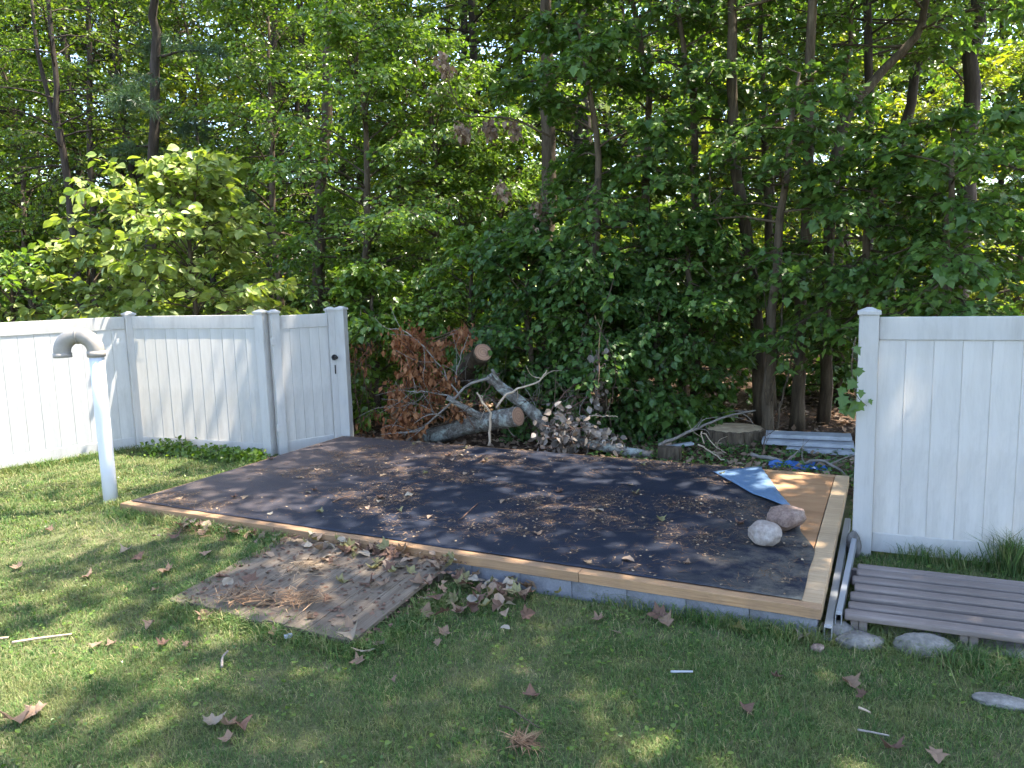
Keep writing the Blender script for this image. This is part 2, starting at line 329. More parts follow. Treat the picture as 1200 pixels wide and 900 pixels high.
# ------------------------------------------------------------------ trees
def grow(seed, path, r0, n_limb=26, cb=.3, L=3.0, elev=(5, 45), droop=.35, sec=7, secf=.42, nl=14, size=.11, jit=.10,
         tmpl=None, side_bias=None, ct=1.0, shape='round', rtip=.02, flat=.42, limb_r=.32):
    """trunk, limbs and leaves of one tree, in the coordinates of `path`"""
    rng = np.random.default_rng(seed)
    P = smooth(path, 18); P[1:-1] += rng.normal(0, r0 * .25, (16, 3)) * [1, 1, 0]
    tt = np.linspace(0, 1, 18)
    rt = r0 * (1 - tt) ** .75 * (1 - rtip) + rtip; rt[0] *= 1.2; rt[1] *= 1.04
    trunk = MB().tube(P, rt, 10)
    wood = MB(); secs = []
    for i in range(n_limb):
        q = (i + rng.random()) / n_limb; t = cb + (ct - cb) * q
        if shape == 'round': pr = math.sqrt(max(.08, 1 - ((q - .42) / .62) ** 2))
        elif shape == 'cone': pr = 1.05 - .85 * q
        elif shape == 'umbrella': pr = .65 + .5 * q - .5 * q ** 4
        else: pr = .9
        az = i * 2.39996 + rng.normal(0, .35)
        ln = L * pr * rng.uniform(.7, 1.2)
        if side_bias is not None:
            ln *= 1 + side_bias[1] * math.cos(az - side_bias[0])
        e = rad(elev[0] + (elev[1] - elev[0]) * q + rng.normal(0, 8))
        d = np.array([math.cos(az) * math.cos(e), math.sin(az) * math.cos(e), math.sin(e)])
        pt = interp(P, t); pts = [pt]; ns = 6
        for k in range(ns):
            d = nrm(d + rng.normal(0, .10, 3) - [0, 0, droop / ns]); pt = pt + d * ln / ns; pts.append(pt)
        pts = np.array(pts); rl = max(.008, np.interp(t, tt, rt) * limb_r) * np.linspace(1, .22, ns + 1) + .003
        wood.tube(pts, rl, 5, False)
        for j in range(sec):
            u = .2 + .8 * (j + rng.random()) / sec; k = min(int(u * ns), ns - 1)
            b = interp(pts, u); ld = nrm(pts[k + 1] - pts[k]); h = nrm(np.array([-ld[1], ld[0], 0])); s = 1 if j % 2 else -1
            sd = nrm(ld * rng.uniform(.4, 1.0) + h * s * rng.uniform(.5, 1.0) + [0, 0, rng.normal(.05, .22)])
            sl = (secf * ln * (1.15 - u) + .22) * rng.uniform(.7, 1.25)
            q3 = [b, b + sd * sl * .5 + [0, 0, .02], b + sd * sl + [0, 0, -.10 * sl - droop * .12]]
            wood.tube(q3, [.008, .005, .003], 3, False); secs.append(q3)
        secs.append([pts[-3], pts[-2], pts[-1]])
    secs = np.array(secs); n = len(secs)
    u = rng.uniform(.08, 1.04, (n, nl)); w = np.clip(u * 2, 0, 2); i0 = (w >= 1).astype(int); fr = (w - i0)[..., None]
    idx = np.arange(n)[:, None]; A = secs[idx, i0]; B = secs[idx, i0 + 1]; LP = A + (B - A) * fr; ax = nrm(B - A)
    hs = nrm(np.stack([-ax[..., 1], ax[..., 0], np.zeros((n, nl))], -1)); sg = np.where(rng.random((n, nl)) < .5, -1, 1)[..., None]
    LP = LP + hs * sg * rng.uniform(0, jit, (n, nl, 1)) + rng.normal(0, jit * .35, (n, nl, 3))
    LD = nrm(ax * rng.uniform(.1, 1, (n, nl, 1)) + hs * sg * rng.uniform(.3, 1.1, (n, nl, 1)) + np.array([0, 0, -.35]) + rng.normal(0, .25, (n, nl, 3)))
    LN = nrm(np.array([0, 0, 1.0]) + rng.normal(0, flat, (n, nl, 3)))
    LS = size * rng.uniform(.6, 1.25, (n, nl)) * rng.uniform(.7, 1.25, (n, 1))
    return trunk, wood, LP.reshape(-1, 3), LD.reshape(-1, 3), LN.reshape(-1, 3), LS.ravel()

def tree(name, label, base, bark, leafm, T, *, cat='tree', group=None, leaf_parts=0, path=None, **kw):
    """base: world position of the foot; path relative to it"""
    base = np.asarray(base, float)
    trunk, wood, P, D, N, S = grow(path=path, **kw)
    o = thing(name, label, cat, base, 0, group)
    trunk.build('trunk', MAT[bark], o, True)
    kind(wood.build('branches', MAT[bark], o, True), 'stuff')
    if leaf_parts:
        W = P + base; q = px(W); ins = (q[:, 0] > 5) & (q[:, 0] < 1195) & (q[:, 1] > 5) & (q[:, 1] < 890) & (q[:, 2] > 1)
        # leaves that no other leaf of this crown stands in front of come first
        cell = (np.floor(q[:, 0] / 7) * 1000 + np.floor(q[:, 1] / 7)).astype(int)
        order = np.argsort(q[:, 2]); seen = set(); pick = []
        for i in order:
            if ins[i] and cell[i] not in seen:
                seen.add(cell[i]); pick.append(i)
        pick = sorted(pick, key=lambda i: -S[i] / q[i, 2])[:leaf_parts]
        TV, TF = T; me0 = MB().add(TV, TF).build('leaf', MAT[leafm], o); COL.objects.unlink(me0); data = me0.data
        bpy.data.objects.remove(me0)
        for i in pick:
            y = nrm(D[i]); z = nrm(N[i] - y * (N[i] @ y)); x = np.cross(y, z)
            l_ = link('leaf', data, o)
            l_.matrix_local = Matrix([[x[k] * S[i], y[k] * S[i], z[k] * S[i], P[i][k]] for k in range(3)] + [[0, 0, 0, 1]])
        keep = np.ones(len(P), bool); keep[pick] = False; P, D, N, S = P[keep], D[keep], N[keep], S[keep]
    kind(place(T, P, D, N, S).build('crown', MAT[leafm], o), 'stuff')
    return o

# ================================================================== the setting
PO = np.array([-3.71, 7.05, 0.0]); PA = rad(-26.3); PLX, PLY, PZ = 6.13, 3.30, 0.20
e1 = np.array([math.cos(PA), math.sin(PA), 0]); e2 = np.array([-math.sin(PA), math.cos(PA), 0])
def L2W(x, y, z=0): return PO + e1 * x + e2 * y + np.array([0, 0, z])
def W2L(P):
    d = np.asarray(P, float) - PO; return d @ e1, d @ e2
CORNER = np.array([-5.16, 10.50, 0]); HINGE = np.array([-3.07, 9.72, 0]); RPOST = np.array([2.675, 5.76, 0])

def grid_sheet(name, x0, x1, y0, y1, nx, ny, mat, zf):
    X, Y = np.meshgrid(np.linspace(x0, x1, nx), np.linspace(y0, y1, ny)); Z = zf(X, Y)
    V = np.stack([X, Y, Z], -1).reshape(-1, 3); i, j = np.meshgrid(np.arange(ny - 1), np.arange(nx - 1), indexing='ij')
    a = i * nx + j; F = np.stack([a, a + 1, a + nx + 1, a + nx], -1).reshape(-1, 4)
    return MB().add(V, F).build(name, mat, None, True)
ground = MB().add([[-400, -400, 0], [400, -400, 0], [400, 400, 0], [-400, 400, 0]], [[0, 1, 2, 3]]).build('ground', MAT['soil'])
kind(ground, 'structure')
bk0, bk1 = L2W(-.02, PLY + .02), L2W(PLX + .02, PLY + .02)
poly = [(-40, -21), (-6.39, 9.42), (-5.16, 10.53), (-3.05, 9.76), (-2.35, 10.2), tuple(bk0[:2]), tuple(bk1[:2]), (2.72, 5.80), (30, -6), (300, -60), (300, 380), (-300, 380), (-300, -60)]
bm = bmesh.new(); bm.faces.new([bm.verts.new((x, y, .008)) for x, y in poly]); bmesh.ops.triangulate(bm, faces=bm.faces[:])
me = bpy.data.meshes.new('forest_floor'); bm.to_mesh(me); bm.free(); me.materials.append(MAT['floor'])
if me.polygons[0].normal.z < 0: me.flip_normals()
kind(link('forest_floor', me), 'structure')

def bank(x, y):                              # the lawn rises to the left half of the base
    lx, ly = W2L(np.stack([x, y, np.zeros_like(x)], -1))
    a = np.clip((3.9 - lx) / 1.0, 0, 1) * np.clip((lx + .9) / .9, 0, 1); b = np.clip((ly + 1.25) / 1.2, 0, 1)
    a = a * a * (3 - 2 * a); b = b * b * (3 - 2 * b); c = np.clip((3.2 - ly) / 2.5, 0, 1)
    return .105 * a * b * c
nb_x, nb_y = 70, 60
BX, BY = np.meshgrid(np.linspace(-.95, 3.95, nb_x), np.linspace(-1.3, 3.25, nb_y)); BP = PO + BX[..., None] * e1 + BY[..., None] * e2
BP[..., 2] = bank(BP[..., 0], BP[..., 1]) + .003; i, j = np.meshgrid(np.arange(nb_y - 1), np.arange(nb_x - 1), indexing='ij'); a = i * nb_x + j
fq = np.stack([a, a + 1, a + nb_x + 1, a + nb_x], -1).reshape(-1, 4); cx_ = BX.reshape(-1)[fq].mean(1); cy_ = BY.reshape(-1)[fq].mean(1)
fq = fq[~((cx_ > .10) & (cy_ > .12))]
kind(MB().add(BP.reshape(-1, 3), fq).build('lawn_bank', MAT['soil'], None, True), 'structure')

# ------------------------------------------------------------------ the wooden shed base
base = thing('shed_base', 'low wooden shed base covered in black roofing membrane littered with needles', 'platform', PO, PA)
def bx(name, x0, x1, y0, y1, z0, z1, mat, parent, bevel=.004):
    c = np.array([(x0 + x1) / 2, (y0 + y1) / 2, (z0 + z1) / 2])
    o = MB().box(x0 - c[0], x1 - c[0], y0 - c[1], y1 - c[1], z0 - c[2], z1 - c[2]).build(name, MAT[mat], parent, False, bevel)
    o.location = c; return o
def rough_board(name, x0, x1, y0, y1, z0, z1, mat, seed):
    n_ = 40; r = np.random.default_rng(seed); X = np.linspace(x0, x1, n_); prof = [(y0, z0), (y0, z1 - .003), (y0 + .003, z1), (y1, z1), (y1, z0)]; k = len(prof)
    wob = np.array([[.004 * mnoise.noise((x * 2.3, seed, 0)), .003 * mnoise.noise((x * 3.1, seed, 5))] for x in X]); V = []
    for i, x in enumerate(X):
        for j, (y, z) in enumerate(prof): V.append([x - (x0 + x1) / 2, y + wob[i, 0] + r.normal(0, .0008) - (.006 * max(0, mnoise.noise((x * 4, seed, 9))) if j in (1, 2) else 0) * -1, z + (wob[i, 1] if j in (1, 2) else 0) - (.007 * max(0, mnoise.noise((x * 5, seed, 11)) - .1) if j in (1, 2) else 0)])
    F = [[i * k + j, i * k + (j + 1) % k, (i + 1) * k + (j + 1) % k, (i + 1) * k + j] for i in range(n_ - 1) for j in range(k)]
    o = MB().add(V, F, [list(range(k))[::-1], [(n_ - 1) * k + j for j in range(k)]]).build(name, MAT[mat], base); o.location.x = (x0 + x1) / 2; return o
rough_board('front_board', 0, 2.43, 0, .085, .134, .200, 'rim', 1)
rough_board('front_board', 2.435, 4.6, -.003, .083, .133, .201, 'rim', 2)
rough_board('front_board', 4.604, PLX, .001, .084, .134, .2, 'rim', 3)
bx('end_board', PLX - .125, PLX, .087, PLY, .110, .202, 'rim_y', base, .004)
bx('end_board', 0, .085, .089, PLY, .110, .199, 'rim', base, .004)
bx('back_board', .087, PLX - .127, PLY - .085, PLY, .112, .203, 'rim', base, .005)
xs = [.088, 1.22, 2.44, 3.66, 4.88, PLX - .128]
for i in range(5):
    bx('plywood_sheet', xs[i], xs[i + 1] - .004, .088, PLY - .088, .182, .1975, 'ply', base, .001)
# blocks that carry the front edge
rng = np.random.default_rng(5); x = PLX - .02
while x > 3.2:
    w = .39; z1 = .131
    bx('foundation_block', x - w, x, .012 + rng.uniform(0, .01), .2, -.02, z1 - rng.uniform(0, .006), 'concrete', base, .006); x -= w + .002
while x > .2:
    w = .39; bx('foundation_block', x - w, x, .03, .22, -.02, .129, 'concrete', base, .006); x -= w + .008
y = .3
while y < 3.0:
    bx('foundation_block', PLX - .2, PLX - .015, y, y + .39, -.02, .106, 'concrete', base, .006); y += .43

# membrane with its far right corner folded back
MX0, MX1, MY0, MY1 = .045, PLX - .115, .082, PLY - .03
A = np.array([5.30, MY1]); B = np.array([MX1 - .155, 1.50]); fd = (B - A) / np.linalg.norm(B - A); fn = np.array([-fd[1], fd[0]])
if fn @ (np.array([MX1, MY1]) - A) < 0: fn = -fn
def memz(x, y):
    return .0045 * mnoise.noise((x * 1.3, y * 1.3, 0)) + .002 * mnoise.noise((x * 5, y * 5, 3))
bm = bmesh.new(); NX, NY = 110, 60; vs = {}
for i in range(NX + 1):
    for j in range(NY + 1):
        x = MX0 + (MX1 - MX0) * i / NX; y = MY0 + (MY1 - MY0) * j / NY
        if j == 0: y += .012 * mnoise.noise((x * 2.2, 7, 0)) + .006 * mnoise.noise((x * 9, 7, 0))
        if i == NX: x += .014 * mnoise.noise((y * 2.5, 3, 0))
        q_ = min(1, max(0, (y - .95) / .55)); q_ = q_ * q_ * (3 - 2 * q_); u_ = max(0, (i / NX - .8) / .2)
        x -= .155 * q_ * u_
        vs[i, j] = bm.verts.new((x, y, 0))
for i in range(NX):
    for j in range(NY): bm.faces.new((vs[i, j], vs[i + 1, j], vs[i + 1, j + 1], vs[i, j + 1]))
bmesh.ops.bisect_plane(bm, geom=bm.verts[:] + bm.edges[:] + bm.faces[:], plane_co=(*A, 0), plane_no=(*fn, 0))
flat, flap = [], []
for f in bm.faces:
    c = f.calc_center_median(); (flap if (np.array(c[:2]) - A) @ fn > 0 else flat).append([(v.co.x, v.co.y) for v in f.verts])
bm.free()
def fold(x, y):
    p = np.array([x, y]); d = (p - A) @ fn; s = (p - A) @ fd
    R = .016 + .028 * max(0, min(1, (s - 1.0) / 1.0))        # opens into a loose curl towards the near end
    if d <= 0: return (x, y, .206 + memz(x, y))
    b = p - fn * d
    if d < PI * R: a = d / R; off = R * math.sin(a); z = R * (1 - math.cos(a))
    else: off = -(d - PI * R); z = 2 * R - min(2 * R - .006, (d - PI * R) * .045) + .006 * math.sin(3 * d + 2 * s)
    q = b + fn * off; return (q[0], q[1], .207 + max(0, z) + memz(q[0], q[1]))
def poly_obj(name, faces, fnc, mat, parent):
    b = bmesh.new(); cache = {}
    for f in faces:
        ids = []
        for x, y in f:
            k = (round(x, 5), round(y, 5))
            if k not in cache: cache[k] = b.verts.new(fnc(x, y))
            if cache[k] not in ids: ids.append(cache[k])
        if len(ids) > 2:
            try: b.faces.new(ids)
            except ValueError: pass
    for f in b.faces: f.smooth = True
    m_ = bpy.data.meshes.new(name); b.to_mesh(m_); b.free(); m_.materials.append(mat); return link(name, m_, parent)
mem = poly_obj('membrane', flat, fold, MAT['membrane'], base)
mo = mem.modifiers.new('thick', 'SOLIDIFY'); mo.thickness = .003; mo.offset = 1
fl = poly_obj('folded_corner', flap, fold, MAT['flap'], mem); fl['label'] = 'blue underside of the folded back membrane corner'
mo = fl.modifiers.new('thick', 'SOLIDIFY'); mo.thickness = .002; mo.offset = 0

# ------------------------------------------------------------------ the plank ramp in front
rampo = thing('ramp', 'weathered grey plank ramp lying against the front edge of the shed base', 'ramp', L2W(2.03, -1.19, 0), PA)
rng = np.random.default_rng(11); x = 0
for i in range(9):
    w = rng.uniform(.165, .19); y0 = rng.uniform(-.02, .03); y1 = 1.16 + rng.uniform(-.02, .01)
    o = MB().box(-w / 2, w / 2, -(y1 - y0) / 2, (y1 - y0) / 2, -.014, .014).build('plank', MAT['ramp'], rampo, False, .004)
    o.location = (x + w / 2, (y0 + y1) / 2, .092 + rng.uniform(-.003, .003)); o.rotation_euler = (rad(4.4), rng.normal(0, .006), rng.normal(0, .003)); x += w + rng.uniform(.0005, .003)
for yy in (.15, .6, 1.05):
    o = bx('cross_batten', .03, x - .04, yy, yy + .07, .0, .035 + .077 * (yy - .15) , 'ramp', rampo)

# ------------------------------------------------------------------ white vinyl fences and gate
FH = 1.83
def post(parent, x, y=0, h=FH + .015, w=.127, name='post', rz=0):
    m = MB().box(-w / 2, w / 2, -w / 2, w / 2, -.05, h)
    o = m.build(name, MAT['vinyl'], parent, False, .006); o.location = (x, y, 0); o.rotation_euler.z = rz
    c = MB(); a = w / 2 + .012
    c.box(-a, a, -a, a, 0, .028)
    b = w / 2 + .004; V = [[-b, -b, .0285], [b, -b, .0285], [b, b, .0285], [-b, b, .0285]] + [[sx * .018, sy * .018, .052] for sx, sy in ((-1, -1), (1, -1), (1, 1), (-1, 1))]
    c.add(V, [[0, 1, 5, 4], [1, 2, 6, 5], [2, 3, 7, 6], [3, 0, 4, 7], [4, 5, 6, 7]])
    k = c.build('post_cap', MAT['vinyl'], o, False, .003); k.location = (0, 0, h)
    return o
def panel(parent, x0, x1, bw=.178, h=FH, z0=.03, front=-1):
    o = bx('top_rail', x0, x1, -.021, .021, h - .17, h, 'vinyl', parent, .005)
    bx('bottom_rail', x0, x1, -.018, .018, z0, z0 + .15, 'vinyl', parent, .005)
    n = max(2, round((x1 - x0) / bw)); w = (x1 - x0) / n; r = np.random.default_rng(int(abs(x0 * 100)) + n)
    for i in range(n):
        hw = w / 2 - .0001; za, zb = -(h - z0 - .31) / 2, (h - z0 - .31) / 2; pr = [(-hw, -.004), (-hw, -.002), (-hw + .004, .003), (hw - .004, .003), (hw, -.002), (hw, -.004)]
        V = [[x, y * front, z] for z in (za, zb) for x, y in pr]; b = MB().add(V, [[k, k + 1, k + 7, k + 6] for k in range(5)]).build('board', MAT['vinyl'], parent)
        b.location = (x0 + (i + .5) * w, front * .009 + r.uniform(-.001, .001), (h + z0) / 2 - .008); b.rotation_euler.z = r.normal(0, .004)
d = np.array([-1.23, -1.12]); lf = thing('fence', 'long white vinyl privacy fence running off beside the curved vent pipe', 'fence', CORNER, math.atan2(d[1], d[0]))
post(lf, 0); panel(lf, .065, 2.40, front=1); post(lf, 2.465); panel(lf, 2.53, 4.9, front=1)
d = HINGE - CORNER; bl = float(np.linalg.norm(d[:2])); ba = math.atan2(d[1], d[0])
bf = thing('fence', 'white vinyl fence panel between the corner post and the gate', 'fence', CORNER, ba)
panel(bf, .066, bl - .13); post(bf, bl - .065)
ga = rad(36); gl = .82; gb = HINGE + np.array([.085, .005, 0])
gate = thing('gate', 'narrow white vinyl gate with black latch, standing half open', 'gate', gb, ga)
post(gate, .02, 0, FH + .01, .11, 'hinge_stile'); panel(gate, .076, gl - .10, .14, FH - .02, .05); post(gate, gl - .045, 0, FH + .01, .11, 'latch_stile')
k = MB(); k.tube([[0, 0, 0], [0, -.012, 0]], [.040, .038], 20); k.tube([[0, -.012, 0], [0, -.05, 0]], [.012, .012], 10); k.tube([[0, -.05, 0], [0, -.075, 0]], [.027, .022], 14)
o = k.build('latch_knob', MAT['dark_metal'], gate, False, 0); o.location = (gl - .05, -.056, FH - .60)
o = bx('latch_slot', gl - .055, gl - .038, -.066, -.057, FH - .82, FH - .70, 'dark_metal', gate)
for z in (.35, 1.45): bx('hinge', -.06, .0, -.068, -.057, z, z + .09, 'vinyl', gate, .002)
lp = gb + np.array([math.cos(ga), math.sin(ga), 0]) * (gl + .075) + np.array([.035, -.05, 0])
gp_ = thing('gate_post', 'white vinyl post at the latch side of the open gate', 'post', lp, rad(-12))
post(gp_, 0, 0, FH + .015, .127)
bx('drop_rod', .045, .06, -.080, -.065, .02, .17, 'dark_metal', gp_, .002)
rf = thing('fence', 'white vinyl fence panel beside the slatted wooden walkway, stained grey', 'fence', RPOST, rad(-23.3))
post(rf, 0, 0, FH + .02, .135); panel(rf, .069, 2.45); post(rf, 2.52)

# ------------------------------------------------------------------ vent pipe
VP = gp(131, 596, 0)
vp = thing('vent_pipe', 'white upright plastic pipe with a beige hooked elbow at the top', 'pipe', VP)
PR = .068; m = MB(); m.tube([[0, 0, -.05], [0, 0, .5], [0, 0, 1.0], [0, 0, 1.545]], PR, 28)
m.build('pipe_shaft', MAT['vinyl_pipe'], vp, True)
el = MB(); RB = .155; ER = .078
arc = [[0, 0, 1.54], [0, 0, 1.60]] + [[-RB + RB * math.cos(a), 0, 1.60 + RB * math.sin(a) * 1.0] for a in np.linspace(.08, PI - .02, 22)] + [[-2 * RB, 0, 1.585], [-2 * RB + .002, 0, 1.55]]
arc = np.array(arc)
# leave the mouth open: a hollow end
el.tube(arc, ER, 28, False)
el.tube(arc[::-1][:8], ER - .008, 28, False)
el.build('elbow', MAT['beige_pipe'], vp, True)
for a in (arc[0:2], np.array([[-RB - .008, 0, 1.60 + RB], [-RB + .008, 0, 1.60 + RB]]), np.array([[-2 * RB, 0, 1.59], [-2 * RB, 0, 1.545]])):
    t = a[1] - a[0]; cc = MB(); pts = np.array([a[0], a[0] + t * .03, a[1] - t * .03, a[1]])
    cc.tube(pts, [ER - .003, ER + .006, ER + .006, ER - .003], 28, False); cc.build('collar', MAT['beige_pipe'], vp, True)
vp.rotation_euler.z = rad(8)

# ------------------------------------------------------------------ slatted walkway on the right
SO = gp(992, 718, .16); SO = np.array([SO[0], SO[1], 0]); SA = rad(-23.5)
sw = thing('slatted_walkway', 'weathered grey slatted wooden walkway section in front of the white fence', 'walkway', SO, SA)
rng = np.random.default_rng(3)
for i in range(7):
    y = i * .133; w = .097
    b = MB().box(-.95, .95, -w / 2, w / 2, -.019, .019).build('slat', MAT['slat'], sw, False, .012, 3)
    b.location = (.95 + i * .012 + rng.uniform(-.012, .012), y + w / 2, .141 + .004 * rng.normal()); b.rotation_euler = (rng.normal(0, .02), rng.normal(0, .002), rng.normal(0, .003))
for x in (.07, .64, 1.30, 1.80):
    bx('joist', x, x + .045, .02, .90, .03, .118, 'slat', sw); 
    for y in (.03, .86): bx('leg', x - .046, x - .002, y, y + .045, -.03, .117, 'slat', sw)

# ------------------------------------------------------------------ metal channels beside the base
def channel(name, label, p, w, h, ln, rz, tilt):
    o = thing(name, label, 'metal rail', p, rz); t = .004; mb = MB()
    ou = [(-w / 2, 0), (w / 2, 0), (w / 2, h), (-w / 2, h)]; inn = [(-w / 2 + t, t), (w / 2 - t, t), (w / 2 - t, h - t), (-w / 2 + t, h - t)]
    V = [[x, y, z] for y in (0, ln) for x, z in ou + inn]
    F = []
    for k in range(4):
        k2 = (k + 1) % 4
        F += [[k, k2, 8 + k2, 8 + k], [4 + k2, 4 + k, 12 + k, 12 + k2], [k2, k, 4 + k, 4 + k2], [8 + k, 8 + k2, 12 + k2, 12 + k]]
    q = mb.add(V, F).build('hollow_rail', MAT['alu'], o); 
    MB().box(-w / 2 + .003, w / 2 - .003, .03, ln - .01, h, h + .006).build('rail_lip', MAT['alu'], o)
    o.rotation_euler = (tilt, 0, rz); return o
channel('metal_channel', 'shiny hollow aluminium rail lying nearest the white fence post', L2W(6.222, .10, .075), .036, .07, 1.72, PA - rad(1), rad(.3))
channel('metal_channel', 'dark hollow aluminium rail wedged against the shed base side', L2W(6.172, .0, .015), .045, .08, 2.2, PA, rad(.3))

# ------------------------------------------------------------------ stones
def rock(name, label, p, sx, sy, sz, seed, mat, rz=0, sink=.2, rough=.18, group=None, flat=0):
    b = bmesh.new(); bmesh.ops.create_icosphere(b, subdivisions=4, radius=1)
    for v in b.verts:
        c = Vector(v.co); s = Vector((seed * 7.1, seed * 3.3, 0))
        k = 1 + rough * mnoise.noise(c * 1.1 + s) + rough * .5 * mnoise.noise(c * 2.3 + s) + rough * .12 * mnoise.noise(c * 7 + s)
        v.co = c * k
        if flat and v.co.z > flat: v.co.z = flat + (v.co.z - flat) * .15
        v.co = Vector((v.co.x * sx, v.co.y * sy, v.co.z * sz))
    for f in b.faces: f.smooth = True
    m_ = bpy.data.meshes.new(name); b.to_mesh(m_); b.free(); m_.materials.append(MAT[mat])
    o = link(name, m_); o.location = (p[0], p[1], p[2] + sz * (1 - sink)); o.rotation_euler = (0, 0, rz); return tag(o, label, 'stone', group)
rock('rock', 'rounded brown rock resting on the folded blue corner of the membrane', gp(921, 619, .215), .155, .125, .092, 1, 'rock_brown', .2, .08)
rock('rock', 'pale egg-shaped rock on the black membrane beside the brown rock', gp(897, 638, .21), .118, .105, .092, 2, 'rock_grey', -.4, .06)
rock('field_stone', 'smooth grey stone at the foot of the metal rails', gp(982, 744, 0), .095, .07, .06, 3, 'rock_field', -.3, .5)
rock('field_stone', 'long flat pale stone bedded in the grass before the walkway', gp(1008, 757, 0), .125, .075, .055, 4, 'rock_field', -.2, .55)
rock('field_stone', 'broad pinkish stone bedded in the grass under the walkway leg', gp(1084, 764, 0), .165, .085, .075, 5, 'rock_field', -.25, .62)
rock('field_stone', 'small tan cobble below the corner of the shed base', gp(958, 763, 0), .04, .032, .026, 6, 'rock_brown', .1, .3)
rock('field_stone', 'flat grey stone sunk in the grass near the right edge', gp(1172, 826, 0), .125, .06, .03, 7, 'rock_field', -.35, .35)
rock('field_stone', 'whitish chip of stone beside the grey block of the base', gp(968, 749, 0), .05, .022, .02, 8, 'rock_grey', .5, .3)
rock('field_stone', 'rough stone between the metal rails and the fence post', gp(1000, 652, 0), .05, .06, .12, 9, 'rock_field', .2, .3)
rng = np.random.default_rng(21)
for i, (x, y, w, dd) in enumerate([(1070, 745, .17, 'slate slab showing in the gap left of the walkway leg'), (1140, 757, .20, 'bluish slate slab lying under the front of the walkway'), (1190, 763, .16, 'slate slab under the walkway at the picture edge')]):
    p = gp(x, y, .02); rock('slate_slab', dd, (p[0], p[1], .0), w, .10, .035, 30 + i, 'rock_field', -.4, .3, .1, None, .5)

# ------------------------------------------------------------------ stump, logs and brush behind the base
def log(name, label, pts, r, bark='bark_lichen', cat='log', seed=0, n=14, k=18, cut_ends=(1,), stubs=()):
    rng = np.random.default_rng(seed); P = smooth(pts, n); r = np.interp(np.linspace(0, 1, n), np.linspace(0, 1, len(r)), r)
    P = P + rng.normal(0, r.mean() * .06, P.shape) * (np.arange(n) > 0)[:, None] * (np.arange(n) < n - 1)[:, None]
    c = P[0].copy(); o = thing(name, label, cat, c)
    mb = MB(); mb.tube(P - c, r, k)
    V = mb.V[0]; V[:n * k] += rng.normal(0, 1, (n * k, 1)) * r.mean() * .035 * nrm(V[:n * k] - np.repeat(P - c, k, 0))
    mb.build('bark', MAT[bark], o, True)
    for e in cut_ends:
        i, j = (n - 1, n - 2) if e else (0, 1); t = nrm(P[i] - P[j]); ce = P[i] - c
        q = MB(); th = np.linspace(0, 2 * PI, k, False); rr = r[i] * .93
        q.add(np.vstack([[[0, 0, .012]], np.stack([rr * np.cos(th), rr * np.sin(th), np.full(k, .010)], -1), np.stack([rr * np.cos(th), rr * np.sin(th), np.full(k, -.02)], -1)]),
              [[0, 1 + a, 1 + (a + 1) % k] for a in range(k)], [[1 + a, 1 + k + a, 1 + k + (a + 1) % k, 1 + (a + 1) % k] for a in range(k)])
        f = q.build('cut_face', MAT['cut'], o); f.location = ce; f.rotation_euler = Vector(t).to_track_quat('Z', 'Y').to_euler()
    for s in stubs:
        s = np.array(s); MB().tube(smooth(s - c, 6), np.linspace(s_r(r), s_r(r) * .6, 6), 8).build('branch_stub', MAT[bark], o, True)
    return o
def s_r(r): return float(r.mean()) * .45
A_ = aty
log('cut_log', 'thick lichened log with a sawn end, lowest in the brush pile', [A_(478, 515, 10.35), A_(520, 508, 10.2), A_(560, 496, 10.0), A_(607, 488, 9.55)], [.085, .11, .125, .125], seed=1,
    stubs=[[A_(572, 494, 9.9), A_(545, 478, 9.8), A_(524, 466, 9.75)]])
log('cut_log', 'short dark log with a pale sawn end, highest in the brush pile', [A_(543, 446, 10.9), A_(552, 428, 10.6), A_(566, 413, 10.2)], [.125, .125, .128], 'bark_grey', seed=2)
log('cut_log', 'grey lichened limb with a forked top leaning across the pile', [A_(644, 506, 9.75), A_(618, 478, 9.75), A_(592, 458, 9.8), A_(572, 440, 9.85)], [.085, .075, .07, .062], seed=3, cut_ends=(),
    stubs=[[A_(590, 456, 9.8), A_(581, 441, 9.75), A_(577, 433, 9.7)]])
log('cut_log', 'grey log lying along the back edge right of the dead leaves', [A_(650, 512, 9.75), A_(690, 520, 9.45), A_(730, 528, 9.2), A_(765, 534, 9.0)], [.06, .062, .058, .05], seed=4, cut_ends=())
log('cut_log', 'thin curved dark branch behind the lowest log', [A_(480, 512, 10.6), A_(505, 506, 10.5), A_(535, 490, 10.4)], [.035, .04, .03], 'bark_grey', seed=5, cut_ends=())

def branch(name, label, pix, Y, r0, r1, mat='bare_twig', cat='branch', side=0, seed=0, group=None, slen=.5):
    rng = np.random.default_rng(seed); Ys = np.linspace(Y[0], Y[1], len(pix)) if isinstance(Y, tuple) else np.full(len(pix), Y)
    P = smooth([A_(x, y, q) for (x, y), q in zip(pix, Ys)], 14); P[1:-1] += rng.normal(0, .008, (12, 3)); c = P[0].copy()
    o = thing(name, label, cat, c, 0, group); MB().tube(P - c, np.linspace(r0, r1, 14), 7).build('stem', MAT[mat], o, True)
    for i in range(side):
        k = int(rng.integers(2, 13)); d = nrm(nrm(P[min(k + 1, 13)] - P[k - 1]) + rng.normal(0, .7, 3)); ln = slen * rng.uniform(.4, 1.1)
        q = np.array([P[k], P[k] + d * ln * .5 + rng.normal(0, .03, 3), P[k] + d * ln + rng.normal(0, .05, 3) - [0, 0, .03]]) - c
        q[:, 2] = np.maximum(q[:, 2], .02 - c[2])
        MB().tube(smooth(q, 6), np.linspace(max(.004, r1 * .9), .0022, 6), 5).build('twig', MAT[mat], o, True)
    return o
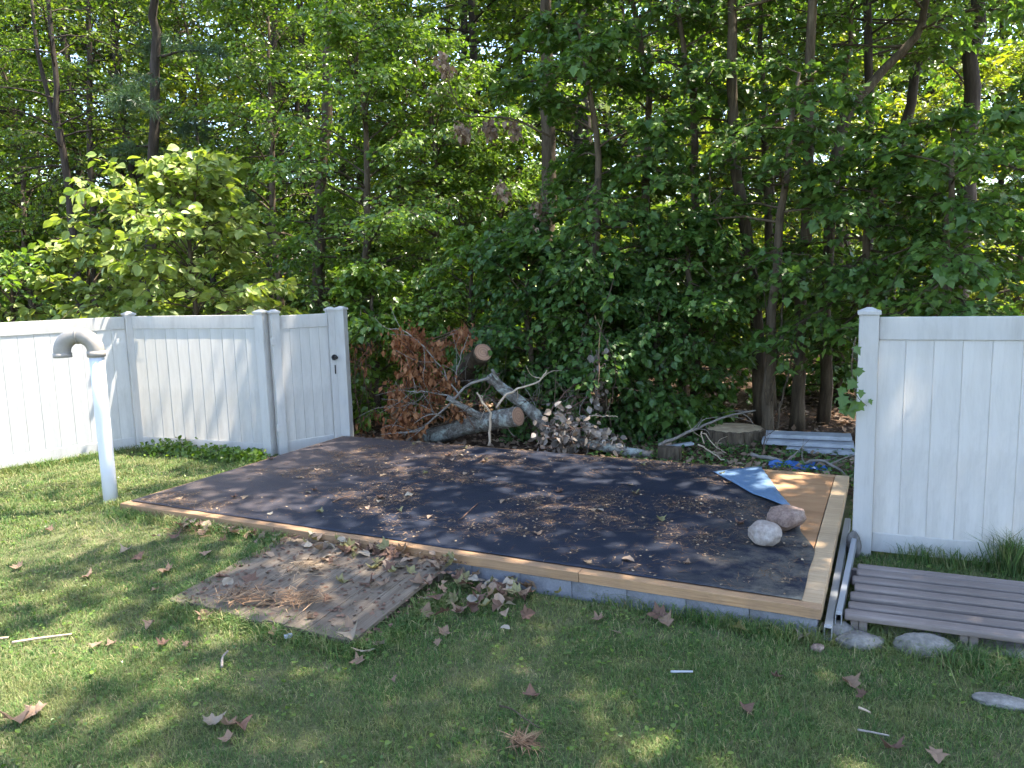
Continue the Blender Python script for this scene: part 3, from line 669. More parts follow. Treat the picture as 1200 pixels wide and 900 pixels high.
branch('dead_branch', 'bare grey forked branch sweeping down to the left of the lowest log', [(574, 443), (548, 452), (530, 470), (508, 491), (492, 504), (455, 508)], (9.7, 9.9), .02, .008, side=9, seed=1)
branch('dead_branch', 'bare grey twig reaching level to the left across the brown leaves', [(534, 466), (505, 460), (478, 459)], 9.85, .012, .005, side=7, seed=2)
branch('dead_branch', 'long bare branch rising steeply to the left through the brown leaves', [(541, 470), (523, 440), (500, 410), (472, 388), (456, 386)], 9.9, .014, .005, side=9, seed=3, slen=.7)
branch('dead_branch', 'thin upright twig below the highest log', [(534, 448), (536, 430), (543, 408), (549, 392)], 9.8, .009, .004, side=4, seed=4)
branch('dead_branch', 'pale peeled branch curving up to the right above the limb', [(582, 478), (592, 464), (608, 455), (626, 449), (636, 442), (641, 434)], (9.6, 9.7), .016, .008, 'pale_twig', side=3, seed=5)
branch('dead_branch', 'reddish stick standing upright before the lowest log', [(573, 522), (574, 500), (574, 483), (565, 470), (559, 460)], 9.45, .018, .010, 'pale_twig', side=2, seed=6, slen=.3)
branch('dead_branch', 'fan of bare twigs at the left foot of the pile', [(520, 490), (500, 478), (486, 472), (470, 480)], 9.95, .010, .004, side=12, seed=7, slen=.6)
branch('dead_branch', 'tangle of reddish twigs right of the forked limb', [(640, 490), (655, 468), (672, 452), (690, 440)], 9.8, .012, .004, 'bark_red', side=16, seed=8, slen=.6)
branch('dead_branch', 'second reddish tangle of twigs under the vines', [(650, 500), (668, 480), (690, 466), (712, 455)], 9.7, .010, .004, 'bark_red', side=16, seed=9, slen=.6)
branch('dead_branch', 'white stripped stick poking out of the brush', [(690, 487), (708, 487), (724, 489)], 9.5, .010, .007, 'pale_twig', side=1, seed=10, slen=.25)
branch('dead_branch', 'long grey branch lying in front of the stump', [(772, 522), (800, 510), (830, 496), (858, 486), (885, 481)], (9.2, 9.7), .022, .010, 'bare_twig', side=6, seed=11)
branch('dead_branch', 'thin forked white twig left of the stump', [(825, 520), (822, 506), (836, 520), (851, 531)], 9.0, .008, .005, 'pale_twig', side=2, seed=12, slen=.3)
branch('dead_branch', 'pale straight stick pointing at the folded membrane corner', [(818, 521), (838, 533), (856, 543), (876, 548)], (8.9, 8.5), .010, .006, 'pale_twig', side=1, seed=13, slen=.25)
branch('dead_branch', 'bent grey branch lying before the blue tarp', [(880, 532), (905, 538), (935, 544), (960, 540), (976, 545), (990, 556)], (8.8, 8.0), .024, .012, 'bare_twig', side=5, seed=14, slen=.4)
branch('dead_branch', 'dark thin branch over the white boards', [(893, 548), (894, 525), (900, 500), (915, 470)], 9.0, .008, .004, 'bark_grey', side=4, seed=15, slen=.5)
for i in range(14):
    r_ = np.random.default_rng(60 + i); x = r_.uniform(455, 720); y = r_.uniform(478, 512)
    branch('dead_branch', 'fine bare twig lost in the brush pile', [(x, y), (x + r_.uniform(-25, 25), y - r_.uniform(8, 25)), (x + r_.uniform(-50, 50), y - r_.uniform(15, 60))], r_.uniform(9.6, 10.3), .008, .003, ['bare_twig', 'bark_red', 'bark_grey'][i % 3], side=7, seed=70 + i, group='fine twigs of the brush pile', slen=.5)

def leaf_cluster(name, label, centres, Y, n, size, mat, cat='dead leaves', spread=10, seed=0, T=None, hang=1.0, tall=1.0):
    rng = np.random.default_rng(seed); P = []; 
    for (x, y, w) in centres:
        m_ = int(n * w); dx = rng.normal(0, spread * w ** .5, m_); dy = rng.normal(0, spread * w ** .5 * tall, m_)
        Yd = (Y if not callable(Y) else Y(x)) + rng.normal(0, .14, m_)
        P += [A_(x + a, min(y + b, 527), q) for a, b, q in zip(dx, dy, Yd)]
    P = np.array(P); P[:, 2] = np.maximum(P[:, 2], .05); c = P.mean(0); k = len(P)
    o = thing(name, label, cat, (c[0], c[1], max(.0, P[:, 2].min())))
    off = np.array(o.location)
    D = nrm(rng.normal(0, .45, (k, 3)) + [0, 0, -hang]); N = nrm(rng.normal(0, 1, (k, 3)) + [0, -.5, 0])
    kind(place(T or T_long(), P - off, D, N, size * rng.uniform(.6, 1.3, k)).build('leaves', MAT[mat], o), 'stuff')
    w = MB()
    for _ in range(max(4, len(centres) * 2)):
        i, j = rng.integers(0, k, 2); w.tube(smooth([P[i] - off, (P[i] + P[j]) / 2 - off + rng.normal(0, .05, 3), P[j] - off], 6), np.linspace(.007, .003, 6), 4, False)
    kind(w.build('stems', MAT['bark_red'], o, True), 'stuff'); return o
leaf_cluster('withered_branch', 'bough of hanging rust-brown withered leaves at the left of the brush pile', [(488, 398, 1), (470, 402, .7), (480, 432, 1), (508, 412, 1), (500, 440, .7), (540, 394, .8), (465, 462, .8), (474, 482, 1), (462, 505, .8), (486, 500, .7), (526, 448, .6), (512, 460, .5), (536, 480, .5), (500, 480, .6)], 10.05, 190, .085, 'dead_brown', 'withered branch', 8, 1, tall=1.15, T=T_simple())
leaf_cluster('withered_branch', 'small tuft of brown withered leaves beside the gate post', [(413, 412, .5), (432, 408, .6), (424, 428, .5), (437, 492, .5), (424, 500, .4)], 10.9, 45, .10, 'dead_brown', 'withered branch', 8, 2)
leaf_cluster('withered_branch', 'heap of grey curled dead leaves over the right hand log', [(652, 492, 1), (668, 505, 1.2), (686, 500, 1), (700, 512, .8), (640, 512, .7), (722, 520, .5), (660, 520, .8)], 9.35, 60, .085, 'dead_grey', 'withered branch', 9, 3, hang=.5, T=T_ovate())
leaf_cluster('withered_branch', 'grey dead leaves dangling from vines above the reddish twigs', [(700, 420, .5), (703, 450, .6), (697, 465, .5), (712, 410, .4)], 9.6, 30, .085, 'dead_grey', 'withered branch', 7, 4, T=T_ovate())
for i, (x, y, w, lb) in enumerate([(518, 72, .8, 'brown dead leaf cluster hanging highest among the green leaves'), (541, 150, .9, 'brown dead leaf cluster hanging left of the big pine trunk'), (572, 145, .8, 'pair of brown dead leaf tufts between the cluster and the pine'), (601, 147, .7, 'brown dead leaf tuft hanging nearest the pine trunk'), (585, 217, .5, 'small tan dead leaf tuft below the row of brown clusters'), (632, 245, .8, 'brown dead leaves hanging at the foot of the visible pine trunk'), (626, 268, .5, 'lowest small brown tuft below the pine trunk')]):
    leaf_cluster('dead_leaf_cluster', lb, [(x, y, w), (x + 5, y + 9, w * .7)], 11.0, 46, .08, 'dry_leaf', 'dead leaves', 5.5, 40 + i, T=T_ovate())

branch('broken_limb', 'thin bare limb hung with brown leaf tufts left of the pine trunk', [(645, 160), (605, 140), (572, 137), (545, 135), (528, 105), (518, 70)], 11.05, .016, .006, 'bark_grey', side=10, seed=91, slen=.5)
branch('broken_limb', 'bare drooping twig with brown tufts below the pine trunk', [(640, 200), (634, 230), (630, 262), (626, 280)], 11.0, .008, .004, 'bark_grey', side=5, seed=92, slen=.35)
# stump
sp = gp(863, 519, 0); st = thing('tree_stump', 'broad low tree stump with a pale sawn top behind the base', 'stump', (sp[0], sp[1] + .12, 0))
mb = MB(); k = 60; rings = [(-.05, 1.12), (.04, 1.06), (.10, 1.02), (.17, 1.0), (.185, .97)]; rng = np.random.default_rng(8)
th = np.linspace(0, 2 * PI, k, False); rdg = .03 * np.abs(np.sin(th * 11 + rng.normal(0, .4, k))) + rng.normal(0, .008, k)
V = [];
for z, s in rings: rr = .39 * s + rdg * (1 if z < .18 else .6) - .02; V.append(np.stack([rr * np.cos(th), rr * np.sin(th) * .95, np.full(k, z) + rng.normal(0, .004, k)], -1))
Q = [[i * k + j, i * k + (j + 1) % k, (i + 1) * k + (j + 1) % k, (i + 1) * k + j] for i in range(len(rings) - 1) for j in range(k)]
mb.add(np.concatenate(V), Q).build('bark', MAT['bark_grey'], st)
rr = .35 + .5 * rdg; mb = MB(); mb.add(np.vstack([[[0, 0, .19]], np.stack([rr * .6 * np.cos(th), rr * .6 * np.sin(th), .19 + rng.normal(0, .003, k)], -1), np.stack([(rr + .01) * np.cos(th), (rr + .01) * .95 * np.sin(th), np.full(k, .178)], -1)]),
    [[0, 1 + a, 1 + (a + 1) % k] for a in range(k)], [[1 + a, 1 + k + a, 1 + k + (a + 1) % k, 1 + (a + 1) % k] for a in range(k)])
mb.build('cut_face', MAT['cut_pale'], st)

# white boards, tarp and oddments behind the base
def plank_thing(name, label, cat, p, l, w, h, rz, mat, bevel=.006, tilt=0):
    o = MB().box(-l / 2, l / 2, -w / 2, w / 2, 0, h).build(name, MAT[mat], None, False, bevel); o.location = tuple(p); o.rotation_euler = (0, tilt, rz); return tag(o, label, cat)
p = gp(952, 532, .02); plank_thing('white_board', 'upper white plastic board stacked behind the base by the fence post', 'board', (p[0] + .1, p[1] + .42, .13), 1.0, .26, .05, rad(-20), 'white_board')
plank_thing('white_board', 'middle white plastic board of the stack by the fence post', 'board', (p[0] + .05, p[1] + .30, .07), 1.05, .28, .05, rad(-22), 'white_board')
plank_thing('white_board', 'lowest white plastic board of the stack by the fence post', 'board', (p[0] + .22, p[1] + .12, .012), .9, .30, .05, rad(-25), 'white_board')
p = gp(797, 524, .05); plank_thing('white_offcut', 'short white board end left of the stump', 'offcut', (p[0], p[1], .06), .34, .09, .03, rad(12), 'white_board', tilt=rad(-4))
p = gp(796, 541, 0); plank_thing('wooden_block', 'dark brown wooden block behind the back edge of the base', 'block', (p[0] - .1, p[1] + .06, .008), .26, .14, .16, rad(-24), 'bark_grey')
rng = np.random.default_rng(4); p = gp(940, 545, .04); n_ = 22
X, Y = np.meshgrid(np.linspace(-.34, .34, n_), np.linspace(-.13, .13, n_)); Z = np.array([[.05 + .05 * mnoise.noise((a * 9, b * 12, 1)) + .03 * mnoise.noise((a * 22, b * 22, 4)) - .10 * ((a / .34) ** 4 + (b / .13) ** 4) * .4 for a in X[0]] for b in Y[:, 0]])
i, j = np.meshgrid(np.arange(n_ - 1), np.arange(n_ - 1), indexing='ij'); a = i * n_ + j
o = MB().add(np.stack([X, Y, Z], -1).reshape(-1, 3), np.stack([a, a + 1, a + n_ + 1, a + n_], -1).reshape(-1, 4)).build('tarp', MAT['tarp'], None, True)
o.location = (p[0], p[1] + .05, .0); o.rotation_euler.z = rad(-20); tag(o, 'crumpled blue plastic tarp in front of the white boards', 'tarp')

# ================================================================== trees and shrubs
def tp(pix, Y, top=None, bend=.5):
    W = [A_(x, y, Y) for x, y in pix]; b = W[0].copy(); b[2] = 0
    P = [b] + [w for w in W if w[2] > .25]
    if top and P[-1][2] < top:
        d = nrm(P[-1] - P[-2]); d[:2] *= bend; d /= d[2]
        for s in (.33, .66, 1): P.append(P[-1] + d * (top - W[-1][2]) * .34)
    return b, np.array(P) - b
def ftop(P, z): return float(z) / P[-1][2]           # fraction of the trunk at a height

# trunks that show in the picture; their crowns spread above the frame
def big(label, pix, Y, dia, top, cz, bark='bark_grey', leafm='leaf_maple', T=None, name='tree', **kw):
    b, P = tp(pix, Y, top); a = dict(cb=ftop(P, cz), size=.135, n_limb=30, sec=9, nl=17, L=3.6, elev=(8, 55))
    a.update(kw); return tree(name, label, b, bark, leafm, T or T_simple(), path=P, r0=dia / 2, **a)
rngT = np.random.default_rng(77)
NT = T_needles(rngT)
big('tall straight dark pine at the far left, rising behind the pale bush', [(177, 330), (179, 210), (183, 60), (184, 0)], 16.2, .22, 15, 4.4, 'bark_dark', 'needle', NT, 'pine_tree', seed=1, n_limb=24, sec=7, nl=12, size=.22, L=1.8, elev=(-5, 25), shape='cone', flat=.6)
b, P = tp([(90, 330), (82, 230), (72, 165)], 17)
P2 = np.vstack([P, [A_(65, 95, 17) - b, A_(58, 12, 17) - b, A_(56, -60, 17) - b]])
fk = tree('tree', 'forked dark tree near the left edge of the picture', b, 'bark_dark', 'leaf_far', T_simple(), path=P2, r0=.085, seed=2, n_limb=22, cb=.5, L=2.0, sec=7, nl=18, size=.10)
f2 = smooth([A_(76, 190, 17) - b, A_(56, 110, 17) - b, A_(44, 60, 17) - b, A_(36, -10, 17) - b], 12)
MB().tube(f2, np.linspace(.055, .03, 12), 8).build('trunk_fork', MAT['bark_dark'], fk, True)
big('slim dark tree between the forked tree and the tall pine', [(109, 320), (106, 200), (104, 90), (103, 0)], 19, .13, 11, 3.6, 'bark_dark', 'leaf_far', seed=3, size=.10, L=2.0, n_limb=22)
big('thick shadowed pine behind the slim tree at the left', [(143, 300), (138, 180), (135, 90), (133, 0)], 26, .36, 18, 5, 'bark_dark', 'needle', NT, 'pine_tree', seed=4, n_limb=26, nl=10, size=.26, L=2.8, elev=(-5, 25), shape='cone', flat=.6)
big('dark trunk standing at the left edge among the shrubs', [(32, 320), (29, 200), (25, 60), (24, 0)], 24, .28, 15, 4, 'bark_dark', 'leaf_far', seed=5, L=3.0)
big('mottled grey trunk half hidden in the sunlit small-leaved tree', [(372, 330), (377, 200), (384, 90), (387, 0)], 15.5, .24, 13, 9, 'bark_grey', 'leaf_small', seed=6, size=.10, L=2.0, nl=16, flat=1)
big('dark slim trunk left of the mottled grey trunk', [(317, 330), (319, 200), (321, 80), (322, 0)], 18, .17, 13, 8.5, 'bark_dark', 'leaf_far', seed=7, L=2.0, flat=1)
big('thick straight pine trunk in the middle of the picture', [(640, 330), (641, 200), (641, 100), (639, 0)], 13.4, .28, 17, 8.0, 'bark_grey', 'needle', NT, 'pine_tree', seed=8, n_limb=26, nl=12, size=.24, L=2.8, elev=(-5, 25), shape='cone', flat=.6)
big('dark trunk just right of the thick middle pine', [(676, 330), (677, 200), (680, 100), (683, 0)], 20, .26, 15, 6, 'bark_dark', 'leaf_far', seed=9, L=2.8)
big('grey brown maple trunk leaning left, tangled with vines', [(893, 502), (888, 400), (876, 280), (862, 180), (858, 60), (857, 0)], 10.83, .155, 13, 5.6, 'bark_grey', seed=10, L=3.1, n_limb=28, sec=10, side_bias=(-2.4, .25), size=.15)
big('straight grey maple trunk right of the leaning one', [(934, 506), (938, 420), (943, 300), (949, 150), (953, 20)], 10.47, .145, 14, 5.6, 'bark_grey', seed=11, L=4.4, n_limb=36, sec=10, side_bias=(-1.9, .35), size=.18, nl=19)
big('slim shaded trunk behind the curved branch at the right', [(1015, 360), (1018, 200), (1018, 60), (1016, -20)], 13, .14, 10, 5.5, 'bark_dark', seed=12, L=2.4, size=.13)
big('thin sapling whose stem curves strongly up to the right', [(966, 420), (972, 230), (985, 160), (1005, 115), (1032, 85), (1062, 55), (1078, 30), (1086, 0)], 10.9, .13, 7.5, 4.9, 'bark_grey', seed=13, L=1.6, n_limb=14, size=.13, limb_r=.4)
big('dark leaning trunk behind the overhanging maple leaves', [(1046, 320), (1054, 190), (1070, 110), (1083, 50), (1090, 0)], 14.5, .19, 11, 5.8, 'bark_dark', seed=14, L=2.6, size=.14)
big('broad shaded trunk near the right edge of the picture', [(1127, 340), (1131, 190), (1139, 90), (1145, 0)], 13.5, .32, 15, 6.5, 'bark_dark', seed=15, L=3.6, size=.15)
# tall maples whose boughs reach over the lawn from beyond the right hand fence
def over(label, x, y, h, cz, L, seed, **kw):
    a = dict(n_limb=46, sec=10, nl=20, size=.19, elev=(5, 55)); a.update(kw)
    return tree('tree', label, (x, y, 0), 'bark_grey', 'leaf_maple', T_simple(), path=np.array([[0, 0, 0], [.1, .1, h * .3], [-.1, .2, h * .6], [.1, 0, h]]), r0=.19, cb=cz / h, L=L, seed=seed, **a)
over('tall maple past the right edge, its boughs over the slatted walkway', 7.0, 6.3, 14, 5.8, 4.7, 31, side_bias=(PI, .3), nl=24, size=.24)
over('tall maple past the right edge, nearer than the white fence panel', 5.7, 2.3, 16, 7.5, 5.0, 32, side_bias=(PI, .2), nl=19)

# understorey maples with lobed leaves
def maple(label, x, y, Y, h, L, seed, cb=.2, lp=0, **kw):
    b = A_(x, y, Y); b[2] = 0; r = np.random.default_rng(seed)
    a = dict(n_limb=36, sec=9, nl=25, size=.098, elev=(-8, 35), droop=.5, shape='round'); a.update(kw)
    P = np.array([[0, 0, 0], [r.normal(0, .08), r.normal(0, .08), h * .35], [r.normal(0, .15), r.normal(0, .15), h * .7], [r.normal(0, .2), 0, h]])
    return tree('maple_sapling', label, b, 'bark_grey', 'leaf_maple', T_maple(), path=P, r0=.035 + .004 * h, cb=cb, L=L, seed=seed, leaf_parts=lp, **a)
maple('maple sapling behind the reddish twigs, leaves down to the brush pile', 705, 430, 10.9, 5.6, 1.5, 41, .12, 120)
maple('tall maple sapling in the middle, right of the pine trunk', 752, 400, 11.8, 7.2, 2.0, 42, .16, 120)
maple('maple sapling left of the leaning vine-grown trunk', 815, 400, 11.4, 6.4, 1.6, 43, .2, 100, n_limb=24, nl=14)
maple('low maple whose leaves hang over the right hand fence post', 1015, 380, 9.4, 3.7, 1.35, 44, .42, 260, elev=(-15, 25), n_limb=20)
maple('shaded maple behind the right hand fence panel', 1110, 380, 8.6, 3.5, 1.4, 45, .45, 260, elev=(-15, 25), n_limb=20)
maple('shaded maple at the right edge behind the fence', 1215, 380, 9.6, 4.2, 1.6, 46, .3, 120, n_limb=22)
maple('thin maple behind the two grey trunks', 905, 400, 12.2, 6.6, 1.6, 47, .34, 60, n_limb=18, nl=13)
maple('maple sapling deep in shade right of the grey trunks', 985, 400, 12.6, 6.8, 1.7, 48, .3, n_limb=18, nl=13)
maple('slim maple in front of the two grey trunks', 900, 400, 9.9, 4.6, 1.2, 50, .45, 100, n_limb=18, nl=16)
maple('small maple sapling left of the stump', 800, 430, 10.6, 2.8, 1.0, 49, .15, 120, n_limb=22)

# the sunlit small-leaved trees left of the middle
def cherry(label, x, Y, h, L, seed, **kw):
    b = A_(x, 400, Y); b[2] = 0; r = np.random.default_rng(seed)
    P = np.array([[0, 0, 0], [r.normal(0, .1), r.normal(0, .1), h * .35], [r.normal(0, .2), r.normal(0, .2), h * .7], [r.normal(0, .25), 0, h]])
    a = dict(n_limb=50, sec=10, nl=28, size=.105, cb=.06, elev=(0, 50), droop=.45, flat=1.1, jit=.13); a.update(kw)
    return tree('small_leaved_tree', label, b, 'bark_grey', 'leaf_small', T_simple(), path=P, r0=.07, L=L, seed=seed, **a)
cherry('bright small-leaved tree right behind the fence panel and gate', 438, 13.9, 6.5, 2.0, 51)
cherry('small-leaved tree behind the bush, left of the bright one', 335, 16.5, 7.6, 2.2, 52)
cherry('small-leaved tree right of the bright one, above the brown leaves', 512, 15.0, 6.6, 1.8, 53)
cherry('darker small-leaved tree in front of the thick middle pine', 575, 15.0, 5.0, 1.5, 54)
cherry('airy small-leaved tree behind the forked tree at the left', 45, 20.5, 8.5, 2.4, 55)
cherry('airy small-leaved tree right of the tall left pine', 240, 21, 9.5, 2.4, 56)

# broad-leaved bush above the left fence
def shrub(name, label, x, Y, h, L, seed, leafm, T, lp=0, cat='shrub', base_z=0, group=None, **kw):
    b = A_(x, 400, Y); b[2] = base_z; r = np.random.default_rng(seed)
    a = dict(n_limb=30, sec=7, nl=13, size=.12, cb=.12, elev=(5, 70), droop=.5, flat=.5); a.update(kw)
    P = np.array([[0, 0, 0], [.03, 0, h * .4], [-.03, .04, h * .7], [.02, 0, h]])
    return tree(name, label, b, 'bark_grey', leafm, T, path=P, r0=.03, L=L, seed=seed, leaf_parts=lp, cat=cat, group=group, **a)
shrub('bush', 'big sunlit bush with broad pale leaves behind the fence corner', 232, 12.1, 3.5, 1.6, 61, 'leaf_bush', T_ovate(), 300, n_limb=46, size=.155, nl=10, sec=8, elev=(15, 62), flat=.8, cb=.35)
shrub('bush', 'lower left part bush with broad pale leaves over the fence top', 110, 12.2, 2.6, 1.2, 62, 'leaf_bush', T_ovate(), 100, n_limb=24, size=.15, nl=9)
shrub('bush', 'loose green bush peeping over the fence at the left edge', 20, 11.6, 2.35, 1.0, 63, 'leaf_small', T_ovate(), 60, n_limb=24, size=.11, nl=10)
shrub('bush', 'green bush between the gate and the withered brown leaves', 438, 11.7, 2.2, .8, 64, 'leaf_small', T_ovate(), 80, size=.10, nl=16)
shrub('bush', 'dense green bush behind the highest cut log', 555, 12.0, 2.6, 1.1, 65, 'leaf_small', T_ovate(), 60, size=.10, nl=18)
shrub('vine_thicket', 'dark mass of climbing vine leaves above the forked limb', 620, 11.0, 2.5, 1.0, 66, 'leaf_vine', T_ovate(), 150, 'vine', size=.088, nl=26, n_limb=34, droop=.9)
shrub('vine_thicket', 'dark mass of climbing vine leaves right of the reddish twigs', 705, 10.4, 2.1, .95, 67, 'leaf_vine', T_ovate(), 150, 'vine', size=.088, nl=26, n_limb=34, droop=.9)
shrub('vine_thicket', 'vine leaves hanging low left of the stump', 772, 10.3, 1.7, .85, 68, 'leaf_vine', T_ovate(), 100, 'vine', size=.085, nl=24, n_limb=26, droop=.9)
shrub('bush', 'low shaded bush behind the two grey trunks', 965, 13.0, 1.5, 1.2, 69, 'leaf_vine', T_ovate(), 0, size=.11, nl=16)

# the wood behind: copies of a few trees and shrubs
def far_proto(seed, h, L, cb, **kw):
    a = dict(n_limb=44, sec=9, nl=20, size=.17, elev=(0, 50), droop=.4, flat=1.1, jit=.18); a.update(kw)
    P = np.array([[0, 0, 0], [.15, .1, h * .35], [-.1, .1, h * .7], [.1, 0, h]])
    return tree('forest_tree', 'leafy tree in the wood beyond the near trunks', (0, 0, 0), 'bark_dark', 'leaf_far', T_simple(), path=P, r0=.11, cb=cb, L=L, seed=seed, group='trees of the wood behind', **kw) if False else \
        tree('forest_tree', 'leafy tree in the wood beyond the near trunks', (0, 0, 0), 'bark_dark', 'leaf_far', T_simple(), path=P, r0=.11, cb=cb, L=L, seed=seed, group='trees of the wood behind', **a)
protos = [far_proto(81, 15, 3.8, .12), far_proto(82, 13, 3.3, .08), far_proto(83, 17, 4.2, .16)]
rng = np.random.default_rng(9); spots = []
for Y0, Y1, n, pad in ((18.5, 22, 8, 60), (22, 28, 16, 60), (28, 38, 20, 40), (38, 56, 22, 20)):
    for i in range(n):
        Y = rng.uniform(Y0, Y1); x = -150 + 1500 * (i + rng.uniform(.1, .9)) / n
        if x > 780 and Y < 25: Y += 8
        spots.append((x, Y))
for i, (x, Y) in enumerate(spots):
    p = A_(x, 400, Y); src = protos[i % 3]
    o = src if i < 3 else copy_tree(src)
    xw = 'left of the forked tree' if x < 40 else 'behind the pale bush' if x < 290 else 'behind the bright small-leaved tree' if x < 520 else 'behind the thick middle pine' if x < 720 else 'behind the leaning maple trunk' if x < 920 else 'behind the curved sapling' if x < 1100 else 'towards the right edge'
    o['label'] = ('leafy tree in the wood ' if Y < 24 else 'taller leafy tree deeper in the wood ' if Y < 34 else 'tall tree at the back of the wood ') + xw
    s = rng.uniform(.85, 1.15) * (1.35 if Y > 28 else 1.1); o.location = (p[0], p[1], 0); o.rotation_euler.z = rng.uniform(0, 6.28); o.scale = (s, s, s * rng.uniform(.9, 1.1))
sh = shrub('forest_shrub', 'leafy undergrowth shrub on the floor of the wood', 300, 18, 2.4, 1.5, 91, 'leaf_far', T_simple(), 0, group='undergrowth of the wood', n_limb=34, sec=8, nl=22, size=.13)
for i in range(46):
    Y = rng.uniform(15.5, 32); x = -120 + 1440 * (i + rng.random()) / 46
    if 820 < x < 1010 and Y < 19: Y += 5
    o = sh if i == 0 else copy_tree(sh); p = A_(x, 400, Y); s = rng.uniform(.6, 1.35)
    o['label'] = 'leafy undergrowth shrub ' + ('behind the long left fence' if x < 160 else 'behind the fence panel by the gate' if x < 400 else 'behind the brush pile' if x < 720 else 'behind the stump' if x < 1000 else 'behind the right hand fence')
    o.location = (p[0], p[1], 0); o.rotation_euler.z = rng.uniform(0, 6.28); o.scale = (s, s, s)

# young trees standing in the sun behind the shaded front row
MAT['leaf_sunny'] = m_leaf('sunlit_young_leaf', (.10, .16, .020), (.16, .21, .028), (.24, .26, .035), .58, (1.35, 1.3, .35))  # backlit yellow of the sun put into the leaf colour
def sunny(label, x, Y, h, L, seed):
    b = A_(x, 400, Y); b[2] = 0; P = np.array([[0, 0, 0], [.1, 0, h * .35], [-.05, .1, h * .7], [.05, 0, h]])
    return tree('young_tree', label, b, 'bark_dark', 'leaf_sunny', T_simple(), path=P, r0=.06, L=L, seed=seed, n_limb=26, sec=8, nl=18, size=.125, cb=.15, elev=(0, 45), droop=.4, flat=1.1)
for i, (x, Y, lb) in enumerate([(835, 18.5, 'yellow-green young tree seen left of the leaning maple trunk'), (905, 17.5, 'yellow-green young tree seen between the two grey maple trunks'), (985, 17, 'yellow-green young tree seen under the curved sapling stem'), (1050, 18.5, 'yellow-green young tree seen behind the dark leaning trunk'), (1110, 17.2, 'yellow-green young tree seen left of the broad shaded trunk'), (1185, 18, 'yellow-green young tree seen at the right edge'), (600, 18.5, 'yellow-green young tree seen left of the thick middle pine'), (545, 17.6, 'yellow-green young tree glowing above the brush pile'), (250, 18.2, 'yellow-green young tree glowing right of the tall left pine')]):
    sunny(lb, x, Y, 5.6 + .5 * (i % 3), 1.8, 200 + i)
# far undergrowth closing the view at eye level
for i in range(34):
    Y = rng.uniform(36, 60); x = -120 + 1440 * (i + rng.random()) / 34
    o = copy_tree(sh); o['label'] = 'tall far undergrowth shrub closing the view ' + ('left of the bush' if x < 100 else 'beyond the bush' if x < 350 else 'beyond the brush pile' if x < 720 else 'beyond the stump' if x < 1000 else 'beyond the right hand fence'); p = A_(x, 400, Y); s_ = rng.uniform(1.8, 2.8); o.location = (p[0], p[1], 0); o.rotation_euler.z = rng.uniform(0, 6.28); o.scale = (s_, s_, s_)

# vines between the two grey trunks
def vine(label, pix, Y, r, seed):
    r_ = np.random.default_rng(seed); P = smooth([A_(x, y, Y + r_.normal(0, .1)) for x, y in pix], 24); P[1:-1] += r_.normal(0, .008, (22, 3))
    P[:, 2] = np.maximum(P[:, 2], .02); c = P[0].copy()
    o = MB().tube(P - c, np.linspace(r, r * .6, 24), 7).build('vine', MAT['bark_grey'], None, True); o.location = tuple(c); tag(o, label, 'vine')
vine('thick vine rising straight between the grey trunks', [(906, 515), (905, 470), (909, 420), (915, 390), (917, 340), (912, 300)], 9.9, .018, 1)
vine('vine looping over to the right before the straight trunk', [(908, 515), (916, 470), (926, 430), (927, 414), (917, 412), (908, 430), (904, 470)], 9.8, .014, 2)
vine('thin vine hanging from the leaves left of the looping one', [(903, 495), (897, 450), (900, 400), (896, 350), (885, 310)], 9.9, .009, 3)
vine('long thin vine slanting down before the leaning trunk', [(850, 220), (833, 240), (832, 210), (833, 180)], 10.2, .010, 4)
vine('bent thin vine arching at the left of the leaning trunk', [(870, 300), (850, 275), (838, 245), (845, 230)], 10.2, .010, 5)
vine('dry vine stem hanging in front of the vine leaves', [(716, 500), (709, 460), (702, 420), (705, 380), (715, 340), (722, 310)], 9.6, .008, 6)
vine('dry vine stem crossing the other above the reddish twigs', [(700, 500), (716, 470), (722, 430), (710, 400), (697, 370)], 9.55, .007, 7)

# sprig hanging over the right hand post
r_ = np.random.default_rng(17); sc_ = thing('leafy_sprig', 'maple sprig creeping round the right hand fence post', 'sprig', A_(996, 400, 5.85) * [1, 1, 0] + [0, 0, 1.0])
off = np.array(sc_.location); pp = smooth([A_(1003, 395, 5.72), A_(998, 425, 5.68), A_(1002, 460, 5.62), A_(1016, 476, 5.58)], 10)
MB().tube(pp - off, np.linspace(.005, .002, 10), 5).build('stem', MAT['bark_grey'], sc_, True)
for i, (x, y, s) in enumerate([(1002, 412, .06), (1008, 437, .055), (1002, 452, .07), (990, 470, .08), (1009, 463, .05), (1004, 478, .065), (1011, 478, .075), (996, 484, .07), (985, 482, .07), (1019, 474, .035), (999, 440, .05), (988, 460, .06)]):
    p = A_(x, y - 6, 5.58 + .01 * i) - off; me_ = MB().add(*T_maple()).build('leaf', MAT['leaf_maple'], sc_)
    d = nrm(np.array([r_.normal(0, .5), -.25, -1])); nn = nrm(np.array([r_.normal(0, .4), -1, .5])); z = nrm(nn - d * (nn @ d)); xx = np.cross(d, z)
    me_.matrix_local = Matrix([[xx[k] * s * 1.3, d[k] * s * 1.3, z[k] * s * 1.3, p[k]] for k in range(3)] + [[0, 0, 0, 1]])

